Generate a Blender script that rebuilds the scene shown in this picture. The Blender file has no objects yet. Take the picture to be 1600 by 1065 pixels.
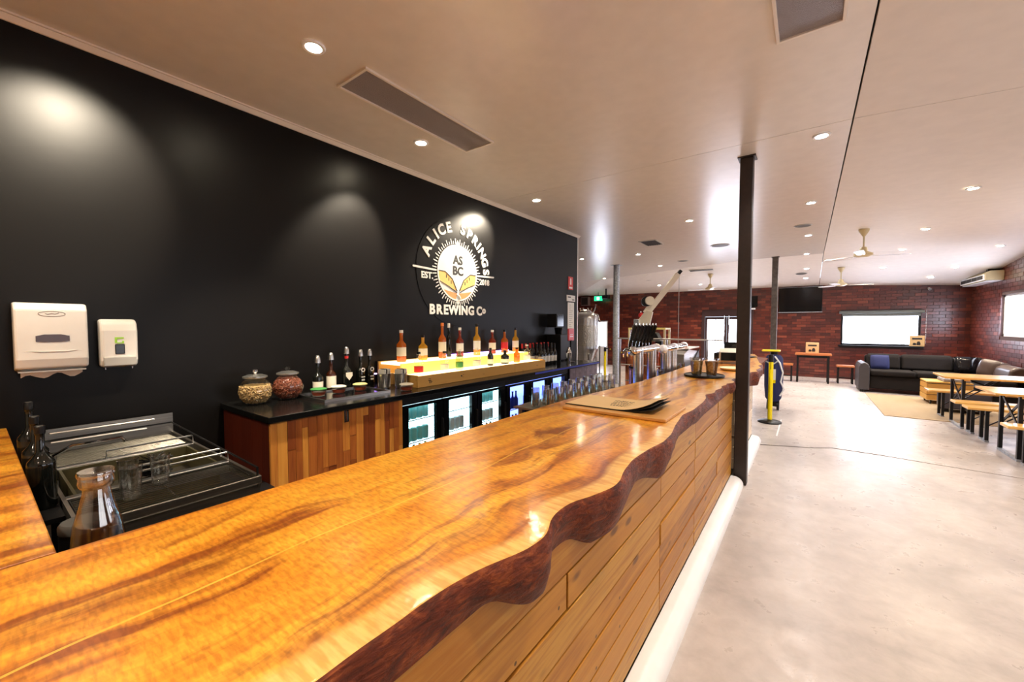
import bpy, math, random
from mathutils import Vector, Matrix
random.seed(7)
C = bpy.context.scene.collection
S = bpy.context.scene
pi = math.pi

# ------------------------------------------------------------------ camera
cam_d = bpy.data.cameras.new('camera'); cam = bpy.data.objects.new('camera', cam_d); C.objects.link(cam)
cam_d.sensor_width = 36; cam_d.lens = 36*628/1600; cam_d.clip_start = .02; cam_d.clip_end = 100
cam.location = (0, 0, 1.6)
cam.rotation_euler = (math.radians(90-2.2341), 0, math.radians(36.32))
S.camera = cam
# ------------------------------------------------------------------ view, world
S.view_settings.view_transform = 'Standard'; S.view_settings.look = 'None'
S.view_settings.gamma = 1; S.view_settings.use_curve_mapping = False
S.view_settings.exposure = 0.45
try:
    S.cycles.max_bounces = 9; S.cycles.diffuse_bounces = 5; S.cycles.glossy_bounces = 4; S.cycles.transmission_bounces = 8
    S.cycles.transparent_max_bounces = 32; S.cycles.caustics_reflective = False; S.cycles.caustics_refractive = False
    S.cycles.sample_clamp_indirect = 6
except Exception: pass
w = bpy.data.worlds.new('daylight'); S.world = w; w.use_nodes = True
w.node_tree.nodes['Background'].inputs[0].default_value = (.75, .87, 1, 1)
w.node_tree.nodes['Background'].inputs[1].default_value = 1.5
LAMP_W = 24          # watts of one downlight
WIN = 10.0           # radiance of the daylit panes

# ------------------------------------------------------------------ materials
MATS = {}
def nt(name):
    m = bpy.data.materials.new(name); m.use_nodes = True
    return m, m.node_tree.nodes, m.node_tree.links, m.node_tree.nodes['Principled BSDF']
def setp(p, **k):
    for a, b in k.items():
        a = a.replace('_', ' ')
        if a in p.inputs: p.inputs[a].default_value = b
def mat(name, col, rough=.5, metal=0, bump=0, bscale=60, var=0, vscale=8, **k):
    if name in MATS: return MATS[name]
    m, N, L, p = nt(name)
    col = tuple(col)+(1,)
    setp(p, Base_Color=col, Roughness=rough, Metallic=metal, **k)
    tc = N.new('ShaderNodeTexCoord')
    n = N.new('ShaderNodeTexNoise'); n.inputs['Scale'].default_value = vscale; n.inputs['Detail'].default_value = 5
    L.new(tc.outputs['Object'], n.inputs['Vector'])
    r = N.new('ShaderNodeValToRGB')
    a = 1-max(var, .06)
    r.color_ramp.elements[0].position = .3; r.color_ramp.elements[1].position = .7
    r.color_ramp.elements[0].color = (col[0]*a, col[1]*a, col[2]*a, 1); r.color_ramp.elements[1].color = col
    L.new(n.outputs['Fac'], r.inputs['Fac']); L.new(r.outputs['Color'], p.inputs['Base Color'])
    if bump:
        b = N.new('ShaderNodeBump'); b.inputs['Strength'].default_value = bump; b.inputs['Distance'].default_value = .01
        n2 = N.new('ShaderNodeTexNoise'); n2.inputs['Scale'].default_value = bscale
        L.new(tc.outputs['Object'], n2.inputs['Vector']); L.new(n2.outputs['Fac'], b.inputs['Height']); L.new(b.outputs['Normal'], p.inputs['Normal'])
    MATS[name] = m; return m
def emit(name, col, st):
    if name in MATS: return MATS[name]
    m, N, L, p = nt(name)
    setp(p, Base_Color=tuple(col)+(1,), Roughness=.3, Emission_Color=tuple(col)+(1,), Emission_Strength=st)
    MATS[name] = m; return m
def glass(name, col=(1, 1, 1), rough=.03, a=.25):
    # clear or tinted glass: transmissive, thin walled look kept cheap
    if name in MATS: return MATS[name]
    m, N, L, p = nt(name)
    g = N.new('ShaderNodeBsdfGlossy'); g.inputs['Roughness'].default_value = rough
    t = N.new('ShaderNodeBsdfTransparent'); t.inputs['Color'].default_value = tuple(col)+(1,)
    f = N.new('ShaderNodeLayerWeight'); f.inputs['Blend'].default_value = .5
    pw = N.new('ShaderNodeMath'); pw.operation = 'POWER'; pw.inputs[1].default_value = 3.5
    mp = N.new('ShaderNodeMath'); mp.operation = 'MULTIPLY_ADD'; mp.inputs[1].default_value = .8; mp.inputs[2].default_value = .04+a*.12; mp.use_clamp = True
    mx = N.new('ShaderNodeMixShader')
    L.new(f.outputs['Facing'], pw.inputs[0]); L.new(pw.outputs[0], mp.inputs[0]); L.new(mp.outputs[0], mx.inputs[0]); L.new(t.outputs[0], mx.inputs[1]); L.new(g.outputs[0], mx.inputs[2])
    L.new(mx.outputs[0], N['Material Output'].inputs['Surface'])
    MATS[name] = m; return m
def spirit(name, col):
    # coloured liquor in glass: part see-through, part glowing when lit from below
    if name in MATS: return MATS[name]
    m, N, L, p = nt(name)
    t = N.new('ShaderNodeBsdfTransparent'); t.inputs['Color'].default_value = tuple(c**.5 for c in col)+(1,)
    d = N.new('ShaderNodeBsdfTranslucent'); d.inputs['Color'].default_value = tuple(col)+(1,)
    d2 = N.new('ShaderNodeBsdfDiffuse'); d2.inputs['Color'].default_value = tuple(col)+(1,)
    g = N.new('ShaderNodeBsdfGlossy'); g.inputs['Roughness'].default_value = .06
    a = N.new('ShaderNodeMixShader'); a.inputs[0].default_value = .4; b = N.new('ShaderNodeMixShader'); b.inputs[0].default_value = .45; c = N.new('ShaderNodeMixShader'); c.inputs[0].default_value = .06
    L.new(d.outputs[0], a.inputs[1]); L.new(d2.outputs[0], a.inputs[2]); L.new(t.outputs[0], b.inputs[1]); L.new(a.outputs[0], b.inputs[2]); L.new(b.outputs[0], c.inputs[1]); L.new(g.outputs[0], c.inputs[2])
    L.new(c.outputs[0], N['Material Output'].inputs['Surface'])
    MATS[name] = m; return m
def ramp(N, stops):
    r = N.new('ShaderNodeValToRGB'); e = r.color_ramp.elements
    e[0].position = stops[0][0]; e[0].color = tuple(stops[0][1])+(1,)
    e[1].position = stops[-1][0]; e[1].color = tuple(stops[-1][1])+(1,)
    for s in stops[1:-1]:
        x = e.new(s[0]); x.color = tuple(s[1])+(1,)
    return r
def mapping(N, L, scale, rot=(0, 0, 0), src='Object'):
    tc = N.new('ShaderNodeTexCoord'); mp = N.new('ShaderNodeMapping')
    mp.inputs['Scale'].default_value = scale; mp.inputs['Rotation'].default_value = rot
    L.new(tc.outputs[src], mp.inputs['Vector']); return mp
def mixc(N, L, f, a, b, mode='MIX'):
    m = N.new('ShaderNodeMix'); m.data_type = 'RGBA'; m.blend_type = mode
    for s, i in ((f, 0), (a, 6), (b, 7)):
        if hasattr(s, 'links'): L.new(s, m.inputs[i])
        elif i == 0: m.inputs[0].default_value = s
        else: m.inputs[i].default_value = tuple(s)+(1,)
    return m.outputs[2]
def math_(N, L, op, a, b=None, clamp=False):
    m = N.new('ShaderNodeMath'); m.operation = op; m.use_clamp = clamp
    for i, s in enumerate((a, b)):
        if s is None: continue
        if hasattr(s, 'links'): L.new(s, m.inputs[i])
        else: m.inputs[i].default_value = s
    return m.outputs[0]
def noise(N, L, vec, scale, detail=4, dist=0, rough=.5):
    n = N.new('ShaderNodeTexNoise'); n.inputs['Scale'].default_value = scale; n.inputs['Detail'].default_value = detail
    n.inputs['Distortion'].default_value = dist; n.inputs['Roughness'].default_value = rough
    if vec is not None: L.new(vec, n.inputs['Vector'])
    return n

def slab_wood():
    m, N, L, p = nt('live_edge_timber')
    warp = noise(N, L, mapping(N, L, (1, 1, 1)).outputs[0], 1.3, 3)
    mp = mapping(N, L, (7.5, .75, 3), (0, 0, .05))
    add = N.new('ShaderNodeVectorMath'); add.operation = 'ADD'
    sc = N.new('ShaderNodeVectorMath'); sc.operation = 'SCALE'; sc.inputs['Scale'].default_value = 2.2
    L.new(warp.outputs['Color'], sc.inputs[0]); L.new(mp.outputs[0], add.inputs[0]); L.new(sc.outputs[0], add.inputs[1])
    g1 = noise(N, L, add.outputs[0], 1.0, 7, .8, .58)
    base = ramp(N, [(.25, (.44, .125, .010)), (.42, (.66, .26, .018)), (.55, (.78, .37, .032)), (.72, (.84, .46, .06))])
    L.new(g1.outputs['Fac'], base.inputs[0])
    # reddish flame figure
    g2 = noise(N, L, add.outputs[0], .55, 5, 1.6, .6)
    fl = ramp(N, [(.50, (0, 0, 0)), (.62, (1, 1, 1))]); L.new(g2.outputs['Fac'], fl.inputs[0])
    c = mixc(N, L, math_(N, L, 'MULTIPLY', fl.outputs[0], .85), base.outputs[0], (.20, .035, .004))
    # fine ripple across the grain
    rp = noise(N, L, mapping(N, L, (30, 110, 20), (0, 0, .35)).outputs[0], 1, 3, .35)
    rr = ramp(N, [(.36, (.68, .6, .5)), (.60, (1.12, 1.1, 1.06))]); L.new(rp.outputs['Fac'], rr.inputs[0])
    c = mixc(N, L, .75, c, rr.outputs[0], 'MULTIPLY')
    # thin yellow grain line
    g3 = noise(N, L, mapping(N, L, (1, 1.2, 1)).outputs[0], 1, 3)
    tc = N.new('ShaderNodeTexCoord'); sx = N.new('ShaderNodeSeparateXYZ'); L.new(tc.outputs['Object'], sx.inputs[0])
    u = math_(N, L, 'ADD', sx.outputs['X'], math_(N, L, 'MULTIPLY', g3.outputs['Fac'], -.10))
    g4 = noise(N, L, mapping(N, L, (3, 5, 1)).outputs[0], 1, 2)
    for x0, wd in ((-1.055, .0035),):
        d = math_(N, L, 'ABSOLUTE', math_(N, L, 'SUBTRACT', u, x0))
        ln = math_(N, L, 'MULTIPLY', math_(N, L, 'LESS_THAN', d, wd), g4.outputs['Fac'])
        c = mixc(N, L, ln, c, (.90, .58, .08))
    # sapwood band along the live edge
    at = N.new('ShaderNodeAttribute'); at.attribute_name = 'edge'
    e2 = math_(N, L, 'ADD', at.outputs['Fac'], math_(N, L, 'MULTIPLY', math_(N, L, 'SUBTRACT', g1.outputs['Fac'], .5), .5))
    sap = ramp(N, [(.45, (0, 0, 0)), (.6, (1, 1, 1))]); L.new(e2, sap.inputs[0])
    st = noise(N, L, mapping(N, L, (10, 60, 10)).outputs[0], 1, 3)
    sr = ramp(N, [(.4, (.66, .34, .08)), (.6, (.86, .55, .18))]); L.new(st.outputs['Fac'], sr.inputs[0])
    c = mixc(N, L, math_(N, L, 'MULTIPLY', sap.outputs[0], .75), c, sr.outputs[0])
    L.new(c, p.inputs['Base Color'])
    setp(p, Roughness=.32, Coat_Weight=.6, Coat_Roughness=.12)
    b = N.new('ShaderNodeBump'); b.inputs['Strength'].default_value = .22; b.inputs['Distance'].default_value = .006
    bn = noise(N, L, mapping(N, L, (1, 1, 1)).outputs[0], 14, 4)
    L.new(bn.outputs['Fac'], b.inputs['Height']); L.new(b.outputs['Normal'], p.inputs['Coat Normal']); L.new(b.outputs['Normal'], p.inputs['Normal'])
    return m
def bark():
    m, N, L, p = nt('bark_edge')
    n = noise(N, L, mapping(N, L, (14, 9, 30)).outputs[0], 1.3, 8, 1.2, .65)
    r = ramp(N, [(.3, (.03, .006, .002)), (.5, (.11, .018, .004)), (.68, (.24, .055, .012)), (.8, (.40, .20, .07))]); L.new(n.outputs['Fac'], r.inputs[0])
    L.new(r.outputs[0], p.inputs['Base Color']); setp(p, Roughness=.5, Specular_IOR_Level=.22)
    b = N.new('ShaderNodeBump'); b.inputs['Strength'].default_value = .7; b.inputs['Distance'].default_value = .01
    n2 = noise(N, L, mapping(N, L, (60, 18, 60)).outputs[0], 1.5, 6, .6)
    L.new(n2.outputs['Fac'], b.inputs['Height']); L.new(b.outputs['Normal'], p.inputs['Normal'])
    return m
def plank_wood(name, stops, axis='Y', rough=.5, knots=True, coat=0.0):
    """timber boards: tone per board from Object Info random, grain along axis"""
    m, N, L, p = nt(name)
    oi = N.new('ShaderNodeObjectInfo')
    sc = {'Y': (30, 1.6, 30), 'Z': (30, 30, 1.8), 'X': (1.6, 30, 30)}[axis]
    mp = mapping(N, L, sc)
    off = N.new('ShaderNodeVectorMath'); off.operation = 'ADD'
    comb = N.new('ShaderNodeCombineXYZ')
    k = math_(N, L, 'MULTIPLY', oi.outputs['Random'], 40)
    for i in range(3): L.new(k, comb.inputs[i])
    L.new(mp.outputs[0], off.inputs[0]); L.new(comb.outputs[0], off.inputs[1])
    g = noise(N, L, off.outputs[0], 1, 6, 1.2)
    tone = math_(N, L, 'ADD', math_(N, L, 'MULTIPLY', oi.outputs['Random'], .62), math_(N, L, 'MULTIPLY', g.outputs['Fac'], .5))
    r = ramp(N, stops); L.new(tone, r.inputs[0]); c = r.outputs[0]
    if knots:
        v = N.new('ShaderNodeTexVoronoi'); v.inputs['Scale'].default_value = 1
        mk = mapping(N, L, {'Y': (1, 3.2, 8), 'Z': (7, 7, 3), 'X': (3, 7, 7)}[axis])
        o2 = N.new('ShaderNodeVectorMath'); o2.operation = 'ADD'; L.new(mk.outputs[0], o2.inputs[0]); L.new(comb.outputs[0], o2.inputs[1])
        L.new(o2.outputs[0], v.inputs['Vector'])
        kr = ramp(N, [(.0, (1, 1, 1)), (.09, (.85, .85, .85)), (.15, (0, 0, 0))]); L.new(v.outputs['Distance'], kr.inputs[0])
        c = mixc(N, L, math_(N, L, 'MULTIPLY', kr.outputs[0], .85), c, (.09, .03, .01))
        v2 = N.new('ShaderNodeTexVoronoi'); v2.inputs['Scale'].default_value = 7
        tc = N.new('ShaderNodeTexCoord'); L.new(tc.outputs['Object'], v2.inputs['Vector'])
        nail = math_(N, L, 'LESS_THAN', v2.outputs['Distance'], .05)
        c = mixc(N, L, math_(N, L, 'MULTIPLY', nail, .85), c, (.03, .015, .008))
    L.new(c, p.inputs['Base Color']); setp(p, Roughness=rough, Coat_Weight=coat, Coat_Roughness=.2, Specular_IOR_Level=.3)
    b = N.new('ShaderNodeBump'); b.inputs['Strength'].default_value = .25; b.inputs['Distance'].default_value = .003
    L.new(g.outputs['Fac'], b.inputs['Height']); L.new(b.outputs['Normal'], p.inputs['Normal'])
    MATS[name] = m; return m
def brick_mat():
    m, N, L, p = nt('red_brick')
    g = N.new('ShaderNodeNewGeometry'); oi = N.new('ShaderNodeObjectInfo')
    rnd = math_(N, L, 'FRACT', math_(N, L, 'ADD', g.outputs['Random Per Island'], oi.outputs['Random']))
    r = ramp(N, [(0, (.06, .008, .006)), (.5, (.11, .015, .008)), (.85, (.16, .025, .012)), (1, (.24, .05, .025))]); L.new(rnd, r.inputs[0])
    n = noise(N, L, mapping(N, L, (1, 1, 1)).outputs[0], 30, 5)
    c = mixc(N, L, .35, r.outputs[0], mixc(N, L, n.outputs['Fac'], (.3, .3, .3), (1.2, 1.2, 1.2)), 'MULTIPLY')
    L.new(c, p.inputs['Base Color']); setp(p, Roughness=.38, Coat_Weight=.7, Coat_Roughness=.2)
    b = N.new('ShaderNodeBump'); b.inputs['Strength'].default_value = .3; b.inputs['Distance'].default_value = .004
    L.new(n.outputs['Fac'], b.inputs['Height']); L.new(b.outputs['Normal'], p.inputs['Normal'])
    return m
def concrete():
    m, N, L, p = nt('sealed_concrete')
    v = mapping(N, L, (1, 1, 1)).outputs[0]
    n1 = noise(N, L, v, .9, 8, .6, .6); n2 = noise(N, L, v, 7, 6, .3, .65)
    r = ramp(N, [(.32, (.35, .31, .30)), (.5, (.47, .42, .405)), (.66, (.57, .515, .495))]); L.new(n1.outputs['Fac'], r.inputs[0])
    r2 = ramp(N, [(.3, (.8, .79, .78)), (.62, (1.05, 1.05, 1.05))]); L.new(n2.outputs['Fac'], r2.inputs[0])
    c = mixc(N, L, .8, r.outputs[0], r2.outputs[0], 'MULTIPLY')
    vo = N.new('ShaderNodeTexVoronoi'); vo.inputs['Scale'].default_value = 2.6; L.new(v, vo.inputs['Vector'])
    sp = math_(N, L, 'LESS_THAN', vo.outputs['Distance'], .024)
    c = mixc(N, L, math_(N, L, 'MULTIPLY', sp, .8), c, (.09, .06, .05))
    L.new(c, p.inputs['Base Color'])
    rr = ramp(N, [(.3, (.42, .42, .42)), (.7, (.24, .24, .24))]); L.new(n2.outputs['Fac'], rr.inputs[0]); L.new(rr.outputs[0], p.inputs['Roughness'])
    setp(p, Specular_IOR_Level=.7)
    b = N.new('ShaderNodeBump'); b.inputs['Strength'].default_value = .1; b.inputs['Distance'].default_value = .01
    L.new(n2.outputs['Fac'], b.inputs['Height']); L.new(b.outputs['Normal'], p.inputs['Normal'])
    return m
def steel_mesh_mat(name, rough=.28, col=(.62, .62, .62)):
    m, N, L, p = nt(name)
    n = noise(N, L, mapping(N, L, (3, 3, 120)).outputs[0], 1, 3)
    r = ramp(N, [(.3, tuple(c*.75 for c in col)), (.7, col)]); L.new(n.outputs['Fac'], r.inputs[0])
    L.new(r.outputs[0], p.inputs['Base Color']); setp(p, Roughness=rough, Metallic=1)
    MATS[name] = m; return m

M_slab = slab_wood(); M_bark = bark(); M_brick = brick_mat(); M_conc = concrete()
M_pine = plank_wood('reclaimed_pine_boards', [(.15, (.20, .07, .012)), (.3, (.42, .17, .020)), (.45, (.50, .225, .030)), (.6, (.34, .125, .014)), (.75, (.50, .25, .042)), (.88, (.26, .08, .012)), (1, (.15, .035, .010))], 'Y', .42)
M_pinef = plank_wood('pale_pine_boards', [(.1, (.72, .6, .45)), (.9, (.6, .46, .33))], 'Y', .4)
M_strip = plank_wood('hardwood_strips', [(.05, (.13, .026, .008)), (.3, (.24, .06, .015)), (.55, (.42, .13, .026)), (.85, (.68, .30, .055)), (1.0, (.75, .38, .08))], 'Z', .4, knots=False)
M_bench = plank_wood('varnished_pine', [(.1, (.82, .50, .16)), (.9, (.72, .38, .10))], 'X', .3, knots=False, coat=.5)
M_table = plank_wood('red_varnished_timber', [(.1, (.55, .2, .07)), (.9, (.42, .13, .04))], 'X', .35, knots=False, coat=.3)
M_ply = plank_wood('pine_crate_board', [(.1, (.66, .38, .10)), (.9, (.56, .28, .06))], 'Y', .5, knots=True)
M_boardw = plank_wood('oiled_serving_board', [(.1, (.62, .33, .10)), (.9, (.5, .24, .07))], 'X', .35, knots=False)
M_black = mat('satin_black_paint', (.0042, .0036, .0034), .36, bump=.02, bscale=14, Specular_IOR_Level=.16)
M_blackm = mat('black_powder_coat', (.005, .005, .006), .4, Specular_IOR_Level=.3)
M_blackg = mat('gloss_black', (.004, .004, .005), .12, Specular_IOR_Level=.4)
M_stone = mat('black_stone_top', (.005, .005, .005), .16, Specular_IOR_Level=.35)
M_ceil = mat('glossy_cream_ceiling', (.72, .67, .62), .27, bump=.02, bscale=3, Specular_IOR_Level=.55)
M_ceil2 = mat('matt_cream_ceiling', (.74, .68, .62), .6)
M_seam = mat('ceiling_seam', (.07, .06, .05), .6)
M_white = mat('white_plastic', (.82, .80, .77), .28)
M_whitep = mat('white_paint', (.86, .87, .9), .3)
M_grey = mat('grey_plastic', (.5, .5, .48), .35)
M_cream = mat('cream_enamel', (.62, .52, .30), .35)
M_steel = steel_mesh_mat('brushed_steel')
M_steeld = steel_mesh_mat('dull_steel', .35, (.42, .40, .37))
M_chrome = mat('polished_chrome', (.75, .75, .75), .08, 1)
M_copper = mat('copper', (.6, .2, .09), .2, 1)
M_galv = mat('galvanised_steel', (.5, .54, .6), .4, .6, var=.5, vscale=30)
M_postb = mat('dark_brown_steel', (.022, .011, .008), .45, var=.4, vscale=20)
M_glass = glass('clear_glass', (.96, .98, .97)); M_glassg = glass('green_tinted_glass', (.6, .8, .65))
M_amber = spirit('amber_spirit', (.85, .28, .03)); M_amberd = spirit('dark_amber_spirit', (.45, .06, .012)); M_gold = spirit('golden_spirit', (.95, .58, .06))
M_wine = mat('dark_bottle_glass', (.006, .007, .006), .08)
M_red = mat('red_plastic', (.6, .02, .02), .35); M_orange = mat('orange_label', (.75, .2, .03), .4); M_green = mat('green_label', (.05, .25, .06), .4)
M_yellow = mat('yellow_plastic', (.9, .72, .0), .35); M_paper = mat('white_paper', (.8, .79, .76), .6); M_lbl = mat('cream_label', (.78, .72, .6), .5)
M_kraft = mat('kraft_card', (.66, .45, .22), .6); M_ink = mat('black_ink', (.015, .013, .012), .6)
M_navy = mat('navy_fabric', (.012, .018, .09), .8, bump=.3, bscale=90); M_char = mat('charcoal_upholstery', (.010, .0075, .007), .85, Specular_IOR_Level=.2, bump=.25, bscale=50)
M_sat = mat('brown_satin', (.07, .042, .032), .38); M_greyf = mat('grey_fabric', (.23, .22, .23), .85)
M_rug = mat('tan_jute_rug', (.36, .27, .17), .9, bump=.5, bscale=120)
M_nut1 = mat('pale_nuts', (.62, .40, .17), .6, bump=.6, bscale=80, var=.6, vscale=60); M_nut2 = mat('red_brown_nuts', (.30, .07, .03), .45, bump=.6, bscale=80, var=.6, vscale=60)
M_bean = mat('amber_beans', (.48, .20, .04), .4, bump=.8, bscale=90, var=.7, vscale=70)
M_frame = mat('dark_maroon_frame', (.045, .02, .022), .4); M_alu = mat('grey_blind', (.16, .18, .17), .5)
M_towel = mat('paper_towel', (.75, .66, .55), .8)
M_purple = mat('blue_grey_painted_timber', (.20, .15, .20), .45, var=.5, vscale=14)
M_tan = mat('tan_plaster', (.3, .26, .22), .7); M_mortar = mat('dark_mortar', (.06, .03, .028), .8)  # plain tan plaster and dark mortar
E_win = emit('daylight_pane', (.76, .82, 1.0), WIN); E_fill = emit('fill_pane', (.9, .93, 1.0), 2.0); E_lamp = emit('lit_lens', (1, .86, .62), 330); E_lampc = emit('lit_lens_cool', (.92, .95, 1), 330)  # the dimmer pane is for the added out-of-view windows, no blinds
E_box = emit('lit_acrylic', (1, .80, .42), 2.4); E_fr = emit('fridge_lamp', (.72, .93, 1), 5.0); E_frb = emit('fridge_lamp_blue', (.30, .45, 1), 4.5)
E_exit = emit('exit_green', (.02, .55, .25), 1.4); E_purple = emit('violet_strip', (.45, .25, 1), 9)

# ------------------------------------------------------------------ mesh builder
class B:
    def __init__(s): s.v = []; s.f = []; s.mi = []; s.cur = 0
    def add(s, vs, fs):
        o = len(s.v); s.v += [tuple(x) for x in vs]; s.f += [tuple(i+o for i in f) for f in fs]; s.mi += [s.cur]*len(fs); return s
    def m(s, i): s.cur = i; return s
    def box(s, x0, x1, y0, y1, z0, z1):
        vs = [(x0, y0, z0), (x1, y0, z0), (x1, y1, z0), (x0, y1, z0), (x0, y0, z1), (x1, y0, z1), (x1, y1, z1), (x0, y1, z1)]
        return s.add(vs, [(0, 3, 2, 1), (4, 5, 6, 7), (0, 1, 5, 4), (1, 2, 6, 5), (2, 3, 7, 6), (3, 0, 4, 7)])
    def cb(s, c, d): return s.box(c[0]-d[0]/2, c[0]+d[0]/2, c[1]-d[1]/2, c[1]+d[1]/2, c[2]-d[2]/2, c[2]+d[2]/2)
    def beam(s, p0, p1, w, h, up=(0, 0, 1)):
        a, b = Vector(p0), Vector(p1); d = (b-a).normalized(); u = Vector(up)
        if abs(d.dot(u)) > .98: u = Vector((1, 0, 0))
        r = d.cross(u).normalized(); u = r.cross(d)
        vs = [q+r*i*w/2+u*j*h/2 for q in (a, b) for i, j in ((-1, -1), (1, -1), (1, 1), (-1, 1))]
        return s.add(vs, [(0, 1, 2, 3), (7, 6, 5, 4), (0, 4, 5, 1), (1, 5, 6, 2), (2, 6, 7, 3), (3, 7, 4, 0)])
    def tube(s, pts, r, n=8, cap=True):
        pts = [Vector(p) for p in pts]; rs = r if isinstance(r, (list, tuple)) else [r]*len(pts); rings = []; vs = []
        pu = None
        for i, p in enumerate(pts):
            d = (pts[min(i+1, len(pts)-1)]-pts[max(i-1, 0)]).normalized()
            u = pu if pu is not None else (Vector((0, 0, 1)) if abs(d.z) < .9 else Vector((1, 0, 0)))
            x = d.cross(u)
            if x.length < 1e-4: x = d.cross(Vector((0, 1, 0)))
            x.normalize(); u = x.cross(d).normalized(); pu = u
            for k in range(n):
                a = 2*pi*k/n; vs.append(p+(x*math.cos(a)+u*math.sin(a))*rs[i])
        fs = [(i*n+k, i*n+(k+1) % n, (i+1)*n+(k+1) % n, (i+1)*n+k) for i in range(len(pts)-1) for k in range(n)]
        if cap: fs += [tuple(range(n))[::-1], tuple((len(pts)-1)*n+k for k in range(n))]
        return s.add(vs, fs)
    def lathe(s, prof, c=(0, 0, 0), n=16, sx=1, sy=1, cap=True):
        """prof: (r, z) list from bottom to top"""
        vs = []
        for r, z in prof:
            for k in range(n):
                a = 2*pi*k/n; vs.append((c[0]+r*sx*math.cos(a), c[1]+r*sy*math.sin(a), c[2]+z))
        fs = [(i*n+k, i*n+(k+1) % n, (i+1)*n+(k+1) % n, (i+1)*n+k) for i in range(len(prof)-1) for k in range(n)]
        if cap and prof[0][0] > 1e-6: fs.append(tuple(range(n))[::-1])
        if cap and prof[-1][0] > 1e-6: fs.append(tuple((len(prof)-1)*n+k for k in range(n)))
        return s.add(vs, fs)
    def prism(s, poly, axis, a, b):
        """extrude a 2-D polygon along an axis: axis 'x' poly=(y,z), 'y' poly=(x,z), 'z' poly=(x,y)"""
        def P(p, t): return {'x': (t, p[0], p[1]), 'y': (p[0], t, p[1]), 'z': (p[0], p[1], t)}[axis]
        n = len(poly); vs = [P(p, a) for p in poly]+[P(p, b) for p in poly]
        return s.add(vs, [tuple(range(n))[::-1], tuple(range(n, 2*n))]+[(i, (i+1) % n, n+(i+1) % n, n+i) for i in range(n)])
    def mesh(s, name):
        me = bpy.data.meshes.new(name); me.from_pydata(s.v, [], s.f); me.update()
        if any(s.mi): me.polygons.foreach_set('material_index', s.mi)
        return me
def link(name, me, parent=None, loc=None, kind=None):
    o = bpy.data.objects.new(name, me); C.objects.link(o)
    if parent is not None: o.parent = parent
    if loc is not None: o.location = loc
    if kind: o['kind'] = kind
    return o
def obj(name, b, m, parent=None, smooth=False, bevel=0, loc=None, kind=None, label=None, seg=2):
    me = b.mesh(name)
    for x in (m if isinstance(m, (list, tuple)) else [m]): me.materials.append(x)
    if smooth or bevel:
        import bmesh
        bm = bmesh.new(); bm.from_mesh(me); bmesh.ops.recalc_face_normals(bm, faces=bm.faces); bm.to_mesh(me); bm.free()
    if smooth:
        me.shade_smooth(); me.set_sharp_from_angle(angle=math.radians(42))
    o = link(name, me, parent, loc, kind)
    if bevel:
        md = o.modifiers.new('bevel', 'BEVEL'); md.width = bevel; md.segments = seg; md.limit_method = 'ANGLE'
    if label: o['label'] = label
    return o
def thing(name, label, cat, loc=(0, 0, 0), rz=0, group=None):
    o = bpy.data.objects.new(name, None); C.objects.link(o); o.location = loc; o.rotation_euler = (0, 0, rz)
    o['label'] = label; o['category'] = cat
    if group: o['group'] = group
    return o
def tag(o, label, cat, group=None):
    o['label'] = label; o['category'] = cat
    if group: o['group'] = group
    return o
def dup(root, loc, rz, label, group=None):
    r = root.copy(); C.objects.link(r); r.location = loc; r.rotation_euler = (0, 0, rz); r['label'] = label
    if group: r['group'] = group
    for ch in list(root.children):
        c = ch.copy(); C.objects.link(c); c.parent = r
        for g in ch.children:
            d = g.copy(); C.objects.link(d); d.parent = c
    return r
ORD = ['first', 'second', 'third', 'fourth', 'fifth', 'sixth', 'seventh', 'eighth', 'ninth', 'tenth', 'eleventh', 'twelfth']

# ------------------------------------------------------------------ setting
XW, XR, YF, YW, XL, YB, ZC, RX, FOLD = -3.46, 3.42, 15.5, 6.74, -8.2, -3.0, 3.245, .255, 11.7
base = obj('floor', B().box(XL-.2, XR+.3, YB-.2, YF+.3, -.2, -.045), M_seam, kind='structure')
ja = [(-8.4, 6.1), (-3, 6.1), (-.46, 6.26), (.1, 6.5), (.292, 6.64), (.75, 6.62), (1.2, 6.56), (1.854, 6.49), (3.7, 6.5)]
b = B().prism([(-8.4, YB-.2)]+[(XR+.3, YB-.2)]+ja[::-1], 'z', -.045, 0); obj('concrete_slab', b, M_conc, base)
jb = [(x, y+.034+.012*math.sin(x*9)+.006*math.sin(x*37)) for x, y in ja]
b = B().prism(jb+[(XR+.3, YF+.3), (-8.4, YF+.3)], 'z', -.045, 0); obj('concrete_slab', b, M_conc, base)

# walls
wl = obj('wall_left', B().box(XW-.12, XW, YB, YW, 0, ZC), M_black, kind='structure')
obj('corner_trim', B().box(XW-.13, XW+.006, YW, YW+.03, 0, ZC), M_whitep, wl)
obj('wall_partition', B().box(XL, XW-.12, 6.3, 6.4, 0, ZC), M_tan, kind='structure')
obj('wall_side', B().box(XL-.1, XL, 6.3, YF+.15, 0, ZC), M_brick, kind='structure')
obj('wall_back', B().box(XW-.12, XR+.2, YB-.12, YB, 0, ZC+.02), mat('cream_wall', (.6, .54, .46), .6), kind='structure')
# cornice of two stepped strips
co = obj('trim_1', B().prism([(XW, ZC), (XW, ZC-.035), (XW+.012, ZC-.035), (XW+.035, ZC-.012), (XW+.035, ZC)], 'y', YB, YW+.05), M_ceil2, kind='structure')
obj('bead', B().box(XW+.035, XW+.05, YB, YW+.05, ZC-.010, ZC), M_ceil2, co)
obj('trim_2', B().box(XW, XW+.03, -3, YW, 0, .09), M_blackm, kind='structure')
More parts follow.
